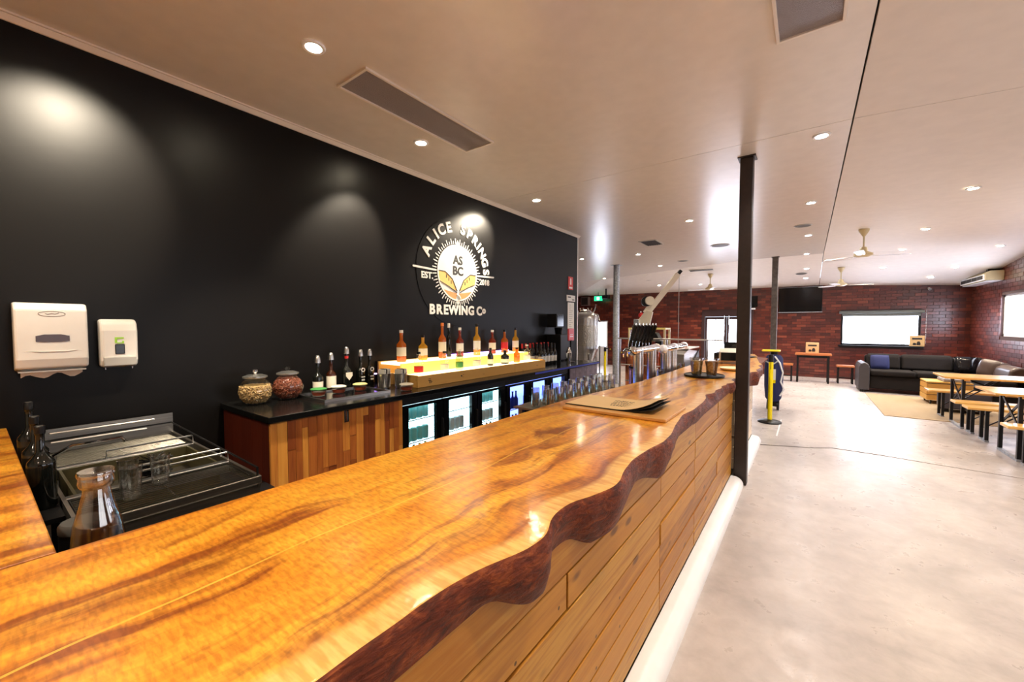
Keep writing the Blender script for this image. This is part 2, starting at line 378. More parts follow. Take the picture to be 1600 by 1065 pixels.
# skirting duct along the bar front
def cove(y0, y1): 
    P = [(-.59, 0), (-.478, 0)]+[(-.56+.082*math.cos(a), .012+.078*math.sin(a)) for a in [i*pi/16 for i in range(1, 9)]]+[(-.59, .09)]
    return B().prism(P, 'y', y0, y1)
bb = obj('baseboard_bar', cove(-1.6, 1.60), M_whitep, smooth=True, kind='structure')
obj('duct_length', cove(1.606, 4.53), M_whitep, bb, smooth=True); obj('duct_length', cove(4.70, 6.40), M_whitep, bb, smooth=True)

# brick walls: backing with openings, brick faces proud of the mortar
def openings_wall(name, axis, pos, a0, a1, z1, th, holes, m):
    """boxes around rectangular holes (a,b,z0,z1); axis 'y': wall plane at y=pos spanning x; thickness outward"""
    bld = B()
    def bx(a, b_, c, d):
        if b_-a < 1e-4 or d-c < 1e-4: return
        if axis == 'y': bld.box(a, b_, pos, pos+th, c, d)
        else: bld.box(pos, pos+th, a, b_, c, d)
    hs = sorted(holes); x = a0
    for (h0, h1, z0, z1h) in hs:
        bx(x, h0, 0, z1); bx(h0, h1, 0, z0); bx(h0, h1, z1h, z1); x = h1
    bx(x, a1, 0, z1)
    return obj(name, bld, m, kind='structure')
BW, BH, MG = .23, .076, .010
brick_me = None
def bricks(wall, axis, pos, a0, a1, z1, holes, single=None, nmax=250):
    global brick_me
    st = B(); singles = []
    nz = int(z1/(BH+MG))+1
    for r in range(nz):
        z = r*(BH+MG)
        x = a0 - (BW+MG)/2*(r % 2)
        while x < a1:
            s0, s1 = max(x, a0), min(x+BW, a1); zt = min(z+BH, z1); x += BW+MG
            if s1-s0 < .02 or zt-z < .02: continue
            segs = [(s0, s1)]
            for (h0, h1, c, d) in holes:
                if zt <= c or z >= d: continue
                ns = []
                for (p, q) in segs:
                    if q <= h0 or p >= h1: ns.append((p, q)); continue
                    if p < h0: ns.append((p, h0))
                    if q > h1: ns.append((h1, q))
                segs = ns
            for (p, q) in segs:
                if q-p < .02: continue
                full = abs(q-p-BW) < 1e-3 and abs(zt-z-BH) < 1e-3
                if full and single and single(p, z) and len(singles) < nmax: singles.append((p, z)); continue
                e = .008+random.random()*.004
                if axis == 'y': st.box(p, q, pos-e, pos+.002, z, zt)
                else: st.box(pos-e, pos+.002, p, q, z, zt)
    o = obj('brick_courses', st, M_brick, wall, kind='stuff')
    if singles:
        if axis == 'y': me = B().box(0, BW, -.011, .002, 0, BH).mesh('brick')
        else: me = B().box(-.011, .002, 0, BW, 0, BH).mesh('brick')
        me.materials.append(M_brick)
        for (p, z) in singles:
            link('brick', me, wall, (p, pos-random.random()*.002, z) if axis == 'y' else (pos-random.random()*.002, p, z))
# far wall holes: window_1, door_1, door_2 (left opening)
H1 = (.80, 2.50, 1.02, 2.03); HD = (-3.02, -1.46, 0, 2.10); HL = (-7.25, -6.55, .0, 1.78)
wf = openings_wall('wall_far', 'y', YF, XL, XR+.2, ZC-.2, .15, [HL, HD, H1], M_mortar)
bricks(wf, 'y', YF, XL, XR, 2.86, [HL, HD, H1], single=lambda p, z: -1.3 < p < 1.6 and z > .8 and not (p < .35 and z > 1.95), nmax=260)
HR = (11.35, 13.50, 1.36, 2.26); HR2 = (6.2, 9.0, 1.0, 2.4); HR3 = (.2, 3.6, .9, 2.5)
wr = openings_wall('wall_right', 'x', XR, YB, YF+.15, ZC, .15, [HR3, HR2, HR], M_mortar)
bricks(wr, 'x', XR, 9.3, YF, 2.95, [HR], single=lambda p, z: 12.3 < p and .55 < z < 2.9, nmax=280)
bricks(wr, 'x', XR, YB, 9.27, 3.0, [HR2, HR3])

# ceiling panels: separate sheets with dark seams
cg = obj('ceiling', B().box(XL-.2, XR+.3, YB-.2, YF+.2, ZC+.30, ZC+.36), M_seam, kind='structure')
def sheet(name, pts, m):
    n = len(pts); bld = B().add(list(pts)+[(x, y, z+.03) for x, y, z in pts], [tuple(range(n))[::-1], tuple(range(n, 2*n))]+[(i, (i+1) % n, n+(i+1) % n, n+i) for i in range(n)])
    return obj(name, bld, m, cg)
MR = .06
def zr(x): return ZC-MR*(x-RX)
g = .006
def foldy(x): return 11.7 if x > -1.2 else 11.7+(-1.2-x)*.4
sheet('ceiling_panel', [(XL, YB, ZC), (RX-g, YB, ZC), (RX-g, 4.24, ZC), (XL, 4.24, ZC)], M_ceil)
sheet('ceiling_panel', [(XL, 4.246, ZC), (RX-g, 4.246, ZC), (RX-g, FOLD, ZC), (-1.2, FOLD, ZC), (XL, foldy(XL), ZC)], M_ceil)
sheet('ceiling_panel', [(RX+g, YB, ZC), (XR+.1, YB, zr(XR+.1)), (XR+.1, 4.24, zr(XR+.1)), (RX+g, 4.24, ZC)], M_ceil2)
sheet('ceiling_panel', [(RX+g, 4.246, ZC), (XR+.1, 4.246, zr(XR+.1)), (XR+.1, FOLD, zr(XR+.1)), (RX+g, FOLD, ZC)], M_ceil2)
KF = (ZC-2.82)/(YF-FOLD)
def zf(x, y):
    if x < -1.2: return ZC-(y-foldy(x))*(ZC-2.81)/(YF+.1-foldy(x))
    return (ZC if x < RX else zr(x)) - (y-FOLD)*KF
b = B()
xs = [RX-g, -1.2, -2.5, -4, -6, XL]
for i in range(len(xs)-1):
    a_, c_ = xs[i], xs[i+1]
    b.add([(a_, foldy(a_), ZC), (a_, YF+.1, 2.81), (c_, YF+.1, 2.81), (c_, foldy(c_), ZC)], [(0, 1, 2, 3)])
    b.add([(a_, foldy(a_), ZC+.03), (a_, YF+.1, 2.84), (c_, YF+.1, 2.84), (c_, foldy(c_), ZC+.03)], [(3, 2, 1, 0)])
obj('ceiling_panel', b, M_ceil2, cg)
sheet('ceiling_panel', [(RX+g, FOLD, ZC), (XR+.1, FOLD, zr(XR+.1)), (XR+.1, YF+.1, 2.625), (RX+g, YF+.1, 2.81)], M_ceil2)

# windows and doors
def window(name, axis, pos, hole, nm=1, fm=None):
    a0, a1, z0, z1 = hole; fw = .05
    def R(bl, a, b_, c, d, t0, t1):
        if axis == 'y': bl.box(a, b_, pos+t0, pos+t1, c, d)
        else: bl.box(pos+t0, pos+t1, a, b_, c, d)
    root = obj(name, (lambda bl: (R(bl, a0, a1, z0, z0+fw, .04, .10), R(bl, a0, a1, z1-fw, z1, .04, .10), R(bl, a0, a0+fw, z0, z1, .04, .10), R(bl, a1-fw, a1, z0, z1, .04, .10), bl)[-1])(B()), fm or M_blackm, kind='structure')
    w_ = (a1-a0-2*fw)/nm
    for i in range(nm):
        bl = B(); R(bl, a0+fw+w_*i, a0+fw+w_*(i+1), z0+fw, z1-fw, .07, .075); obj('pane', bl, E_win, root)
        if i:
            bl = B(); R(bl, a0+fw+w_*i-.02, a0+fw+w_*i+.02, z0+fw, z1-fw, .05, .09); obj('mullion', bl, M_blackm, root)
    return root
w1 = window('window_1', 'y', YF, H1, 1)
obj('blind_roll', B().tube([(H1[0]-.05, YF-.06, H1[3]-.05), (H1[1]+.05, YF-.06, H1[3]-.05)], .045, 10), M_alu, w1, smooth=True)
obj('blind_cloth', B().box(H1[0]+.02, H1[1]-.02, YF-.05, YF-.045, H1[3]-.17, H1[3]-.03), M_alu, w1)
obj('sill', B().box(H1[0]-.05, H1[1]+.05, YF-.12, YF+.04, H1[2]-.05, H1[2]), M_blackm, w1, bevel=.005)
bl = B()
for i in range(24): bl.lathe([(0, -.012), (.012, 0), (0, .012)], (H1[1]+.09, YF-.05, H1[2]+.1+i*.04), 6)
obj('blind_chain', bl, M_whitep, w1)
window('window_2', 'x', XR, HR, 1, M_whitep)
E_win_now = E_win; E_win = E_fill; window('fill_window_3', 'x', XR, HR2, 3); window('fill_window_4', 'x', XR, HR3, 3); E_win = E_win_now  # two unseen windows added as light sources on the right
# glazed double door in the far wall
d1 = obj('door_1', B().box(HD[0], HD[0]+.09, YF-.06, YF+.1, 0, HD[3]).box(HD[1]-.09, HD[1], YF-.06, YF+.1, 0, HD[3]).box(HD[0]+.09, HD[1]-.09, YF-.06, YF+.1, HD[3]-.2, HD[3]), M_frame, kind='structure')
for (a, b_, hs) in ((-2.92, -2.245, 1), (-2.235, -1.56, -1)):
    lf = obj('door_leaf', B().box(a, a+.07, YF, YF+.05, .02, 1.89).box(b_-.07, b_, YF, YF+.05, .02, 1.89).box(a+.07, b_-.07, YF, YF+.05, .02, .24).box(a+.07, b_-.07, YF, YF+.05, 1.80, 1.89), M_frame, d1)
    mid = (a+b_)/2
    obj('pane', B().box(a+.07, mid-.012, YF+.02, YF+.025, .24, 1.80), E_win, lf); obj('pane', B().box(mid+.012, b_-.07, YF+.02, YF+.025, .24, 1.80), E_win, lf)
    obj('glazing_bar', B().box(mid-.012, mid+.012, YF+.01, YF+.04, .24, 1.80).box(a+.07, b_-.07, YF+.01, YF+.018, 1.0, 1.025), M_frame, lf)
    hx = -2.24-hs*.07
    for z0, z1 in ((.95, 1.3), (1.62, 1.95)): obj('handle', B().tube([(hx, YF-.02, z0), (hx, YF-.07, z0+.02), (hx, YF-.07, z1-.02), (hx, YF-.02, z1)], .014, 8), M_chrome, lf, smooth=True)
d2 = obj('door_2', B().box(HL[0], HL[0]+.06, YF-.02, YF+.1, 0, HL[3]).box(HL[1]-.06, HL[1], YF-.02, YF+.1, 0, HL[3]).box(HL[0]+.06, HL[1]-.06, YF-.02, YF+.1, HL[3]-.06, HL[3]), M_whitep, kind='structure')
obj('pane', B().box(HL[0]+.06, HL[1]-.06, YF+.04, YF+.045, .75, HL[3]-.06), E_win, d2); obj('panel', B().box(HL[0]+.06, HL[1]-.06, YF+.02, YF+.05, 0, .75), M_whitep, d2)

# ------------------------------------------------------------------ bar
bar = thing('bar_counter', 'long front bar clad in horizontal reclaimed pine boards', 'bar counter')
obj('carcass', B().box(-1.28, -.63, -1.6, 4.53, 0, .962).box(-1.28, -.66, 4.53, 4.70, 0, .962).box(-1.28, -.63, 4.70, 6.40, 0, .962).box(-1.2, -.95, 6.40, 8.85, 0, .962), M_blackm, bar)
rowz = [.10, .212, .335, .455, .572, .700, .822, .962]
random.seed(11)
cuts0 = [-1.6, 2.1, 2.88, 3.72, 4.53]
for i in range(7):
    z0, z1 = rowz[i], rowz[i+1]
    cuts = list(cuts0)
    if i in (1, 4): cuts = [-1.6, .25, 2.1, 2.88, 4.53]
    if i in (2,): cuts = [-1.6, 2.1, 3.72, 4.53]
    if i in (5,): cuts = [-1.6, 1.1, 2.1, 2.88, 3.72, 4.53]
    for j in range(len(cuts)-1):
        e = random.uniform(-.003, .003)
        y0, y1 = cuts[j]+.003, cuts[j+1]-.003
        o = obj('plank', B().cb((0, 0, 0), (.030, y1-y0, z1-z0-.009)), M_pine, bar, bevel=.002, seg=1, loc=(-.605+e, (y0+y1)/2, (z0+z1)/2))
    for (y0, y1) in ((4.70, 5.5), (5.504, 6.40)) if i % 2 else ((4.70, 6.40),):
        obj('plank', B().cb((0, 0, 0), (.030, y1-y0-.005, z1-z0-.009)), M_pinef, bar, bevel=.002, seg=1, loc=(-.605+random.uniform(-.002, .002), (y0+y1)/2, (z0+z1)/2))
obj('end_panel', B().box(-1.29, -.592, 6.402, 6.42, 0, .962), M_blackm, bar)

# live edge slab
OUT = [(-1.6, -.60), (-.6, -.585), (0, -.6), (.308, -.594), (.375, -.597), (.456, -.594), (.513, -.596), (.593, -.592), (.683, -.576), (.785, -.541), (.832, -.534), (.894, -.534), (.97, -.571), (1.044, -.579), (1.115, -.571), (1.16, -.549), (1.285, -.515), (1.353, -.516), (1.458, -.542), (1.606, -.56), (1.781, -.552), (1.942, -.531), (2.104, -.538), (2.306, -.57), (2.598, -.602), (2.798, -.582), (3.12, -.586), (3.3, -.60), (3.478, -.64), (3.56, -.605), (3.625, -.595), (3.75, -.612), (3.921, -.589), (4.03, -.61), (4.158, -.588), (4.25, -.60), (4.337, -.554), (4.48, -.565), (4.525, -.602), (4.705, -.602), (4.75, -.545), (4.85, -.56), (4.962, -.514), (5.2, -.55), (5.475, -.516), (5.597, -.462), (5.75, -.50), (6.132, -.471), (6.4, -.53), (6.65, -.50), (6.941, -.56), (7.3, -.60), (7.8, -.66), (8.3, -.70), (8.9, -.80)]
def interp(y, T):
    for (a, x0), (c, x1) in zip(T, T[1:]):
        if y <= c:
            t = max(0, (y-a)/(c-a)); return x0+(x1-x0)*t
    return T[-1][1]
def sm_edge(y):
    return sum(interp(y+d, OUT)*wt for d, wt in ((-.03, .2), (-.012, .2), (0, .2), (.012, .2), (.03, .2)))
random.seed(3)
ph = [random.random()*6 for _ in range(8)]
def wob(y): return .5*math.sin(y*9+ph[0])+.3*math.sin(y*21+ph[1])+.3*math.sin(y*43+ph[2])
def backx(y): return -1.455+.02*min(1, max(0, (y-.1)/2))+(.13*min(1, max(0, (y-2.6)/1.4)) if y > 2.6 else 0)
sb = B(); ys = []; y = -1.6
while y < 8.9: ys.append(y); y += .016 if y < 3 else .028
ys.append(8.9)
ed = []; NCX = 24
for y in ys:
    xb, xf = backx(y), sm_edge(y); row = []
    z1, z0 = 1.05, .963
    zb = .958-.075*max(0, min(1, (xf+.578+.012*math.sin(y*7))/.05))
    amp = 1 if y < 6.5 else .5
    row += [(xb, y, z0), (xb, y, z1-.005), (xb+.005, y, z1)]; ed += [0, 0, 0]
    for k in range(1, NCX+1):
        t = k/NCX; t = 1-(1-t)**1.6; x = xb+.005+(xf-.006-xb-.005)*t
        row.append((x, y, z1)); ed.append(max(0, 1-(xf-x)/.16))
    bulge = .010+.012*wob(y)*amp
    und = -.012+.015*math.sin(y*6.3+ph[4])+.010*math.sin(y*17+ph[5])
    lim = -.5475
    b2 = bulge*.6
    row += [(xf, y, z1-.003), (xf+.004+b2*.5, y, z1-.016), (xf+.005+b2, y, z1-.036), (max(xf+.004+b2+und*.3, -.584), y, .5*(z1-.036+zb)), (max(xf+und*.5, -.585), y, zb+.012), (max(xf+und*.7-.01, -.5865), y, zb), (-.588, y, zb+.002), (-.588, y, z0)]
    ed += [1]*8
    sb.v += row
R = len(row)
for i in range(len(ys)-1):
    for k in range(R):
        k2 = (k+1) % R
        sb.f.append((i*R+k, i*R+k2, (i+1)*R+k2, (i+1)*R+k)); sb.mi.append(1 if R-9 <= k <= R-2 else 0)
sb.f += [tuple(range(R))[::-1], tuple((len(ys)-1)*R+k for k in range(R))]; sb.mi += [0, 0]
slab = obj('timber_counter', sb, [M_slab, M_bark], smooth=True)
at = slab.data.attributes.new('edge', 'FLOAT', 'POINT'); at.data.foreach_set('value', ed)
tag(slab, 'long glossy orange timber bar top with wavy live edge', 'bar top')
# return slab at the near end, running back to the black wall
rs = obj('timber_counter', B().box(XW+.005, -1.4585, -1.6, .115, .965, 1.05), M_slab, bevel=.004)
tag(rs, 'short timber return top at the near end reaching the black wall', 'bar top')
rb = thing('return_cabinet', 'dark cabinet carrying the short return top below the towel dispenser', 'cabinet')
obj('body', B().box(XW+.01, -1.47, -1.6, .07, 0, .963), M_blackm, rb); obj('kick_board', B().box(XW+.01, -1.5, .07, .085, 0, .1), M_blackm, rb)

# pillars
def pillar(name, x, y, s, z, m, label):
    t = thing(name, label, 'pillar', (x, y, 0))
    obj('shaft', B().box(-s/2, s/2, -s/2, s/2, .0, z), m, t, bevel=.008)
    obj('cap_plate', B().box(-s/2-.02, s/2+.02, -s/2-.02, s/2+.02, z, z+.012), m, t); return t
pillar('steel_post', -.515, 4.615, .115, ZC-.012, M_postb, 'tall dark brown steel post rising beside the bar front').children[0]['label'] = 'dark brown square shaft'
pillar('steel_post', -.66, 11.62, .125, ZC-.012, mat('grey_brown_steel', (.13, .11, .10), .45, var=.5, vscale=15), 'grey brown steel post behind the yellow barrier post')

# ------------------------------------------------------------------ back bar
XB = -2.68
t = thing('back_bar_counter', 'back bar with strip timber cabinet and long black top', 'counter')
obj('worktop', B().box(XW+.004, XB+.015, 1.09, 5.97, .99, 1.03), M_stone, t, bevel=.004)
obj('carcass', B().box(XW+.01, XB-.022, 1.125, 2.11, 0, .989), M_blackm, t); obj('carcass', B().box(XW+.01, XB-.022, 5.03, 5.93, 0, .989), M_blackm, t)
random.seed(21)
def strips(plane, a0, a1, wmin, wmax, m, name='timber_strip'):
    a = a0
    while a < a1-.005:
        wd = min(random.uniform(wmin, wmax), a1-a)
        if a1-a-wd < .02: wd = a1-a
        z = .06
        while z < .985:
            ht = min(random.choice((.18, .26, .34, .45, .55)), .985-z)
            if .985-z-ht < .06: ht = .985-z
            e = random.uniform(0, .0025)
            if plane == 'x': obj(name, B().cb((0, 0, 0), (.018, wd-.002, ht-.002)), m, t, loc=(XB-.013+e, a+wd/2, z+ht/2))
            else: obj(name, B().cb((0, 0, 0), (wd-.002, .018, ht-.002)), m, t, loc=(a+wd/2, 1.116-e, z+ht/2))
            z += ht
        a += wd
strips('x', 1.105, 2.12, .038, .062, M_strip)
M_stripd = plank_wood('dark_end_boards', [(.1, (.055, .008, .004)), (.9, (.09, .014, .006))], 'Z', .4, knots=False)
a = XW+.015
while a < XB-.03:
    wd = min(.16, XB-.025-a)
    obj('end_board', B().cb((0, 0, 0), (wd-.002, .018, .92)), M_stripd, t, loc=(a+wd/2, 1.116, .525)); a += wd
a = 5.03
for wd in (.17, .20, .16, .19, .18):
    obj('painted_board', B().cb((0, 0, 0), (.018, wd-.003, .92)), M_purple, t, loc=(XB-.013, a+wd/2, .525)); a += wd
obj('hinge', B().box(XB-.003, XB+.004, 1.60, 1.635, .90, .985).tube([(XB+.006, 1.6175, .905), (XB+.006, 1.6175, .98)], .006, 8), M_chrome, t)
obj('blue_reflection', B().box(XB+.016, XB+.019, 4.1, 5.97, 1.0, 1.022), mat('painted_blue_reflection', (.03, .05, .4), .3), t)  # blue fridge light reflected along the worktop edge, painted as a strip

def fridge(y0, lamp, label, tone):
    t = thing('bar_fridge', label, 'fridge', (0, y0, 0)); W = 1.43
    xb = XW+.03; xf = XB-.05
    obj('cabinet', B().box(xb, xb+.02, 0, W, .03, .985).box(xb+.02, xf, 0, .02, .03, .985).box(xb+.02, xf, W-.02, W, .03, .985).box(xb+.02, xf, .02, W-.02, .03, .1).box(xb+.02, xf, .02, W-.02, .955, .985), M_blackm, t)
    obj('glow_lining', B().box(xb+.021, xb+.024, .02, W-.02, .1, .95), emit('fridge_glow_lining_'+tone, (.55, .85, .95) if tone == 'white' else (.15, .22, .8), 4.5), t)  # lining made to glow so the fridge inside looks lit
    obj('glow_side_lining', B().box(xb+.03, xf-.06, W-.026, W-.0205, .11, .95), emit('fridge_glow_lining_'+tone, (1, 1, 1), 1), t)  # side wall glows as well, to brighten the inside
    obj('light_strip', B().box(xf-.05, xf-.02, .05, W-.05, .940, .952), lamp, t)
    obj('header', B().box(xf, xf+.03, 0, W, .93, .985), M_blackm, t)
    for k, z in enumerate((.32, .56, .76) if tone == 'white' else (.32, .60)):
        sh = B()
        for q in range(9): sh.tube([(xb+.05+q*.055, .03, z), (xb+.05+q*.055, W-.03, z)], .003, 5)
        sh.tube([(xf-.06, .03, z), (xf-.06, W-.03, z)], .006, 6); obj('shelf', sh, M_whitep, t)
    for k in range(3):
        a, c = .005+k*.475, .005+k*.475+.465
        d = obj('door', B().box(xf, xf+.035, a, a+.065, .1, .925).box(xf, xf+.035, c-.085, c, .1, .925).box(xf, xf+.035, a+.065, c-.085, .1, .18).box(xf, xf+.035, a+.065, c-.085, .90, .925), M_blackg, t)
        obj('glass_pane', B().box(xf+.012, xf+.018, a+.065, c-.085, .18, .90), M_glass, d)
        obj('handle', B().box(xf+.035, xf+.055, c-.03, c-.01, .35, .75), M_blackm, d, bevel=.004)
    return t
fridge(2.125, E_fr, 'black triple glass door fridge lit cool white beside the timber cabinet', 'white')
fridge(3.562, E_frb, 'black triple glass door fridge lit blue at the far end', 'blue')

# ---- bottles and cans
def bottle(name, label, cat, loc, h, r, glassm, cap='cap', capm=None, lab=M_lbl, labz=(.18, .48), neck=.33, nr=.32, rz=0, group=None, sq=False, capr=1.25, caph=.09, liquid=None):
    t = thing(name, label, cat, loc, rz, group)
    hb = h*(1-neck); n = 4 if sq else 14
    prof = [(r*.92, 0), (r, .006), (r, hb*.86), (r*.93, hb*.93), (r*(nr+.25), hb*1.02), (r*nr, hb*1.12), (r*nr, h*.97), (r*nr*1.15, h*.975), (r*nr*1.15, h)]
    obj('glass_body', B().lathe(prof, n=n), glassm, t, smooth=True)
    if liquid: obj('liquid', B().lathe([(r*.88, .008), (r*.9, hb*.8), (r*.5, hb*.98)], n=n), liquid, t, smooth=True)
    if lab:
        z0, z1 = h*labz[0], h*labz[1]
        obj('label', B().lathe([(r*1.02, z0), (r*1.02, z1)], n=n), lab, t, smooth=True)
    if cap: obj(cap, B().lathe([(r*nr*capr, h*.99), (r*nr*capr, h*(.99+caph)), (r*nr*capr*.8, h*(1+caph))], n=10), capm or M_blackm, t, smooth=True)
    return t
# five tall bottles with inverted steel measures at the near end
for i, (x, y, h, lb, cup, desc) in enumerate([(-3.30, 1.74, .27, M_lbl, M_steel, 'dark bottle with a cream label and a steel cup cap, right of the nut jars'),
        (-3.34, 1.88, .285, M_lbl, M_steel, 'brown glass bottle with a tall cream label behind the snack tubs'),
        (-3.33, 2.02, .33, M_red, M_steel, 'tallest dark bottle with a red neck band behind the snack tubs'),
        (-3.33, 2.16, .30, M_paper, M_steel, 'black bottle with a round white emblem, left one of the matching pair'),
        (-3.33, 2.255, .30, M_paper, M_steel, 'black bottle with a round white emblem, beside the menu holders')]):
    t = bottle('syrup_bottle', desc, 'bottle', (x, y, 1.03), h, .040, spirit('brown_syrup', (.10, .022, .006)) if i == 1 else M_wine, cap=None, lab=None, neck=.42)
    if i in (0, 1): obj('label', B().lathe([(.041, .03), (.041, .13 if i else .10)], n=14), M_lbl, t, smooth=True)
    elif i == 2:
        obj('label', B().prism([(-.03, .15), (.03, .15), (.032, .12), (0, .08), (-.032, .12)], 'x', .040, .043), M_lbl, t); obj('neck_band', B().lathe([(.016, h*.83), (.016, h*.90)], n=12), M_red, t)
    else:
        bl = B(); P = [(math.cos(a)*.02, .16+math.sin(a)*.02) for a in [k*pi/8 for k in range(16)]]
        for k in range(16):
            p, q = P[k], P[(k+1) % 16]; bl.prism([p, q, (q[0]*.6, .16+(q[1]-.16)*.6), (p[0]*.6, .16+(p[1]-.16)*.6)], 'x', .039, .043)
        obj('emblem', bl, M_paper, t); obj('label', B().box(.038, .042, -.015, .015, .06, .075).box(.038, .042, -.018, .018, .09, .10), M_paper, t)
    obj('cup_cap', B().lathe([(.024, h-.015), (.022, h+.02), (.015, h+.045), (.012, h+.047)], n=12), M_steel, t, smooth=True)
# nut jars
for (y, x, m, desc) in ((1.235, -3.22, M_nut1, 'round glass jar of pale nuts with a knobbed glass lid'), (1.475, -3.25, M_nut2, 'round glass jar of red-brown nuts with a glass lid')):
    t = thing('nut_jar', desc, 'jar', (x, y, 1.031))
    obj('glass_body', B().lathe([(.05, 0), (.075, .01), (.105, .05), (.112, .09), (.105, .135), (.078, .170), (.066, .180), (.07, .188)], n=24), M_glass, t, smooth=True)
    top = .135 if m is M_nut1 else .165
    obj('nuts', B().lathe([(.035, .008), (.06, .015), (.090, .05), (.096, .09), (.090, .13), (.05 if top > .15 else .075, top), (0, top+.004)], n=24), m, t, smooth=True)
    bl = B(); random.seed(5 if top < .15 else 6)
    for k in range(900):
        z = random.uniform(.012, top); rr = interp(z, [(0, .04), (.015, .062), (.05, .095), (.09, .102), (.13, .095), (.17, .06)])*random.uniform(.93, 1.0); a = random.random()*2*pi
        c_ = Vector((rr*math.cos(a), rr*math.sin(a), z)); s_ = random.uniform(.006, .009); d = Vector((random.uniform(-1, 1), random.uniform(-1, 1), random.uniform(-1, 1))).normalized()
        bl.tube([c_-d*s_, c_, c_+d*s_], [.001, .0062, .001], 5)
    obj('nut_pieces', bl, m, t, smooth=True, kind='stuff')
    obj('lid', B().lathe([(.066, .188), (.078, .192), (.078, .202), (.05, .212), (.012, .216)], n=24), glass('frosted_glass', (.9, .88, .8), .3, 4.0), t, smooth=True)
    obj('knob', B().lathe([(.008, .214), (.010, .222), (.020, .234), (.018, .248), (0, .254)], n=16), M_glass if m is M_nut2 else M_chrome, t, smooth=True)
# snack tubs on a tray
tr = thing('serving_tray', 'flat black tray holding three snack tubs on the back bar', 'tray', (0, 0, 1.03))
obj('tray_base', B().box(-3.26, -2.86, 1.56, 2.12, .001, .008), M_blackg, tr, bevel=.003); obj('tray_rim', B().box(-3.27, -3.26, 1.55, 2.13, 0, .02).box(-2.86, -2.85, 1.55, 2.13, 0, .02).box(-3.26, -2.86, 1.55, 1.56, 0, .02).box(-3.26, -2.86, 2.12, 2.13, 0, .02), M_steel, tr)
for (x, y, z, lm, desc) in ((-3.13, 1.655, 1.0385, M_green, 'small glass tub of garnish with a green top on the black tray'), (-3.13, 1.825, 1.0385, M_lbl, 'small glass tub with a pale lid on the black tray'), (-3.11, 2.01, 1.0385, mat('straw_yellow', (.75, .68, .3), .5), 'small glass tub with a straw yellow lid on the black tray'), (-2.82, 2.275, 1.031, M_lbl, 'small glass tub standing alone at the corner of the lit crate')):
    t = thing('snack_tub', desc, 'tub', (x, y, z))
    obj('glass_body', B().lathe([(.042, 0), (.05, .004), (.056, .035), (.058, .05)], n=18), M_glass, t, smooth=True)
    obj('filling', B().lathe([(.045, .006), (.052, .032), (0, .034)], n=18), mat('red_brown_sauce', (.3, .05, .02), .3), t, smooth=True)
    obj('lid', B().lathe([(.06, .05), (.062, .056), (.05, .062), (0, .064)], n=18), lm, t, smooth=True)
# menus standing in two steel buckets
for (x, y, desc) in ((-3.10, 2.27, 'steel tub of upright menus standing beside the black bottles'), (-2.99, 2.37, 'steel tub of upright menus standing against the lit crate')):
    t = thing('menu_holder', desc, 'holder', (x, y-.02, 1.031), 0)
    obj('bucket', B().lathe([(.045, 0), (.060, .13), (.064, .132)], n=18), M_steel, t, smooth=True)
    for k in range(6):
        obj('menu_card', B().box(-.045, .045, -.032+k*.012, -.026+k*.012, .012, .165+.004*(k % 3)), M_paper if k != 2 else M_blackm, t)
# lit crate
LY0, LY1 = 2.42, 4.62
t = thing('lit_crate', 'long pine bottle crate glowing yellow on the back bar', 'crate')
for (a, c) in ((LY0, 3.92), (3.923, LY1)): obj('front_board', B().box(-2.86, -2.838, a, c, 1.031, 1.135), M_ply, t, bevel=.002)
obj('end_board', B().box(-3.40, -2.861, LY0, LY0+.022, 1.031, 1.14), M_ply, t); obj('end_board', B().box(-3.40, -2.861, LY1-.022, LY1, 1.031, 1.14), M_ply, t)
obj('front_light_panel', B().box(-3.098, -2.862, LY0+.024, LY1-.024, 1.10, 1.128), E_box, t)
obj('riser_board', B().box(-3.12, -3.10, LY0+.024, LY1-.024, 1.10, 1.232), emit('glowing_pine_riser', (.95, .55, .10), .9), t)  # pine board given its own glow for the crate light on it
obj('rear_light_panel', B().box(-3.42, -3.12, LY0+.024, LY1-.024, 1.215, 1.235), emit('lit_acrylic_rear', (1, .82, .5), 1.6), t)
obj('rear_board', B().box(-3.44, -3.42, LY0, LY1, 1.031, 1.24), M_ply, t)
bl = B()
for (y, z, w_, h_) in ((2.56, 1.085, .035, .006), (2.56, 1.073, .008, .03), (2.575, 1.07, .006, .025), (2.585, 1.07, .02, .005), (2.56, 1.10, .03, .004), (2.99, 1.085, .02, .016), (3.01, 1.07, .006, .006), (3.02, 1.095, .01, .006)): bl.box(-2.8375, -2.8365, y-w_/2, y+w_/2, z-h_/2, z+h_/2)
obj('stencil_mark', bl, M_ink, t)
Zf, Zb = 1.129, 1.236
fr = [(2.56, .20, .045, M_glass, M_red, M_blackm, 'short clear bottle with red lettering, nearest in the lit crate'),
      (2.90, .19, .043, M_glass, M_lbl, M_blackm, 'clear bottle with an orange base band, second along the lit crate front'),
      (3.12, .20, .042, M_glassg, M_green, M_white, 'clear bottle with an oval green label in the lit crate'),
      (3.40, .20, .046, M_glass, M_lbl, M_white, 'clear bottle with a leafy wreath label in the lit crate'),
      (3.64, .19, .036, M_wine, M_lbl, M_blackm, 'small black bottle with a cream label in the lit crate'),
      (3.92, .15, .052, M_wine, M_lbl, M_blackm, 'squat black bottle in the middle of the lit crate front'),
      (4.17, .17, .040, M_amber, M_orange, M_blackm, 'small bottle with an orange label in the lit crate'),
      (4.40, .20, .046, M_glass, M_paper, M_white, 'clear bottle with a white label, farthest in the lit crate front')]
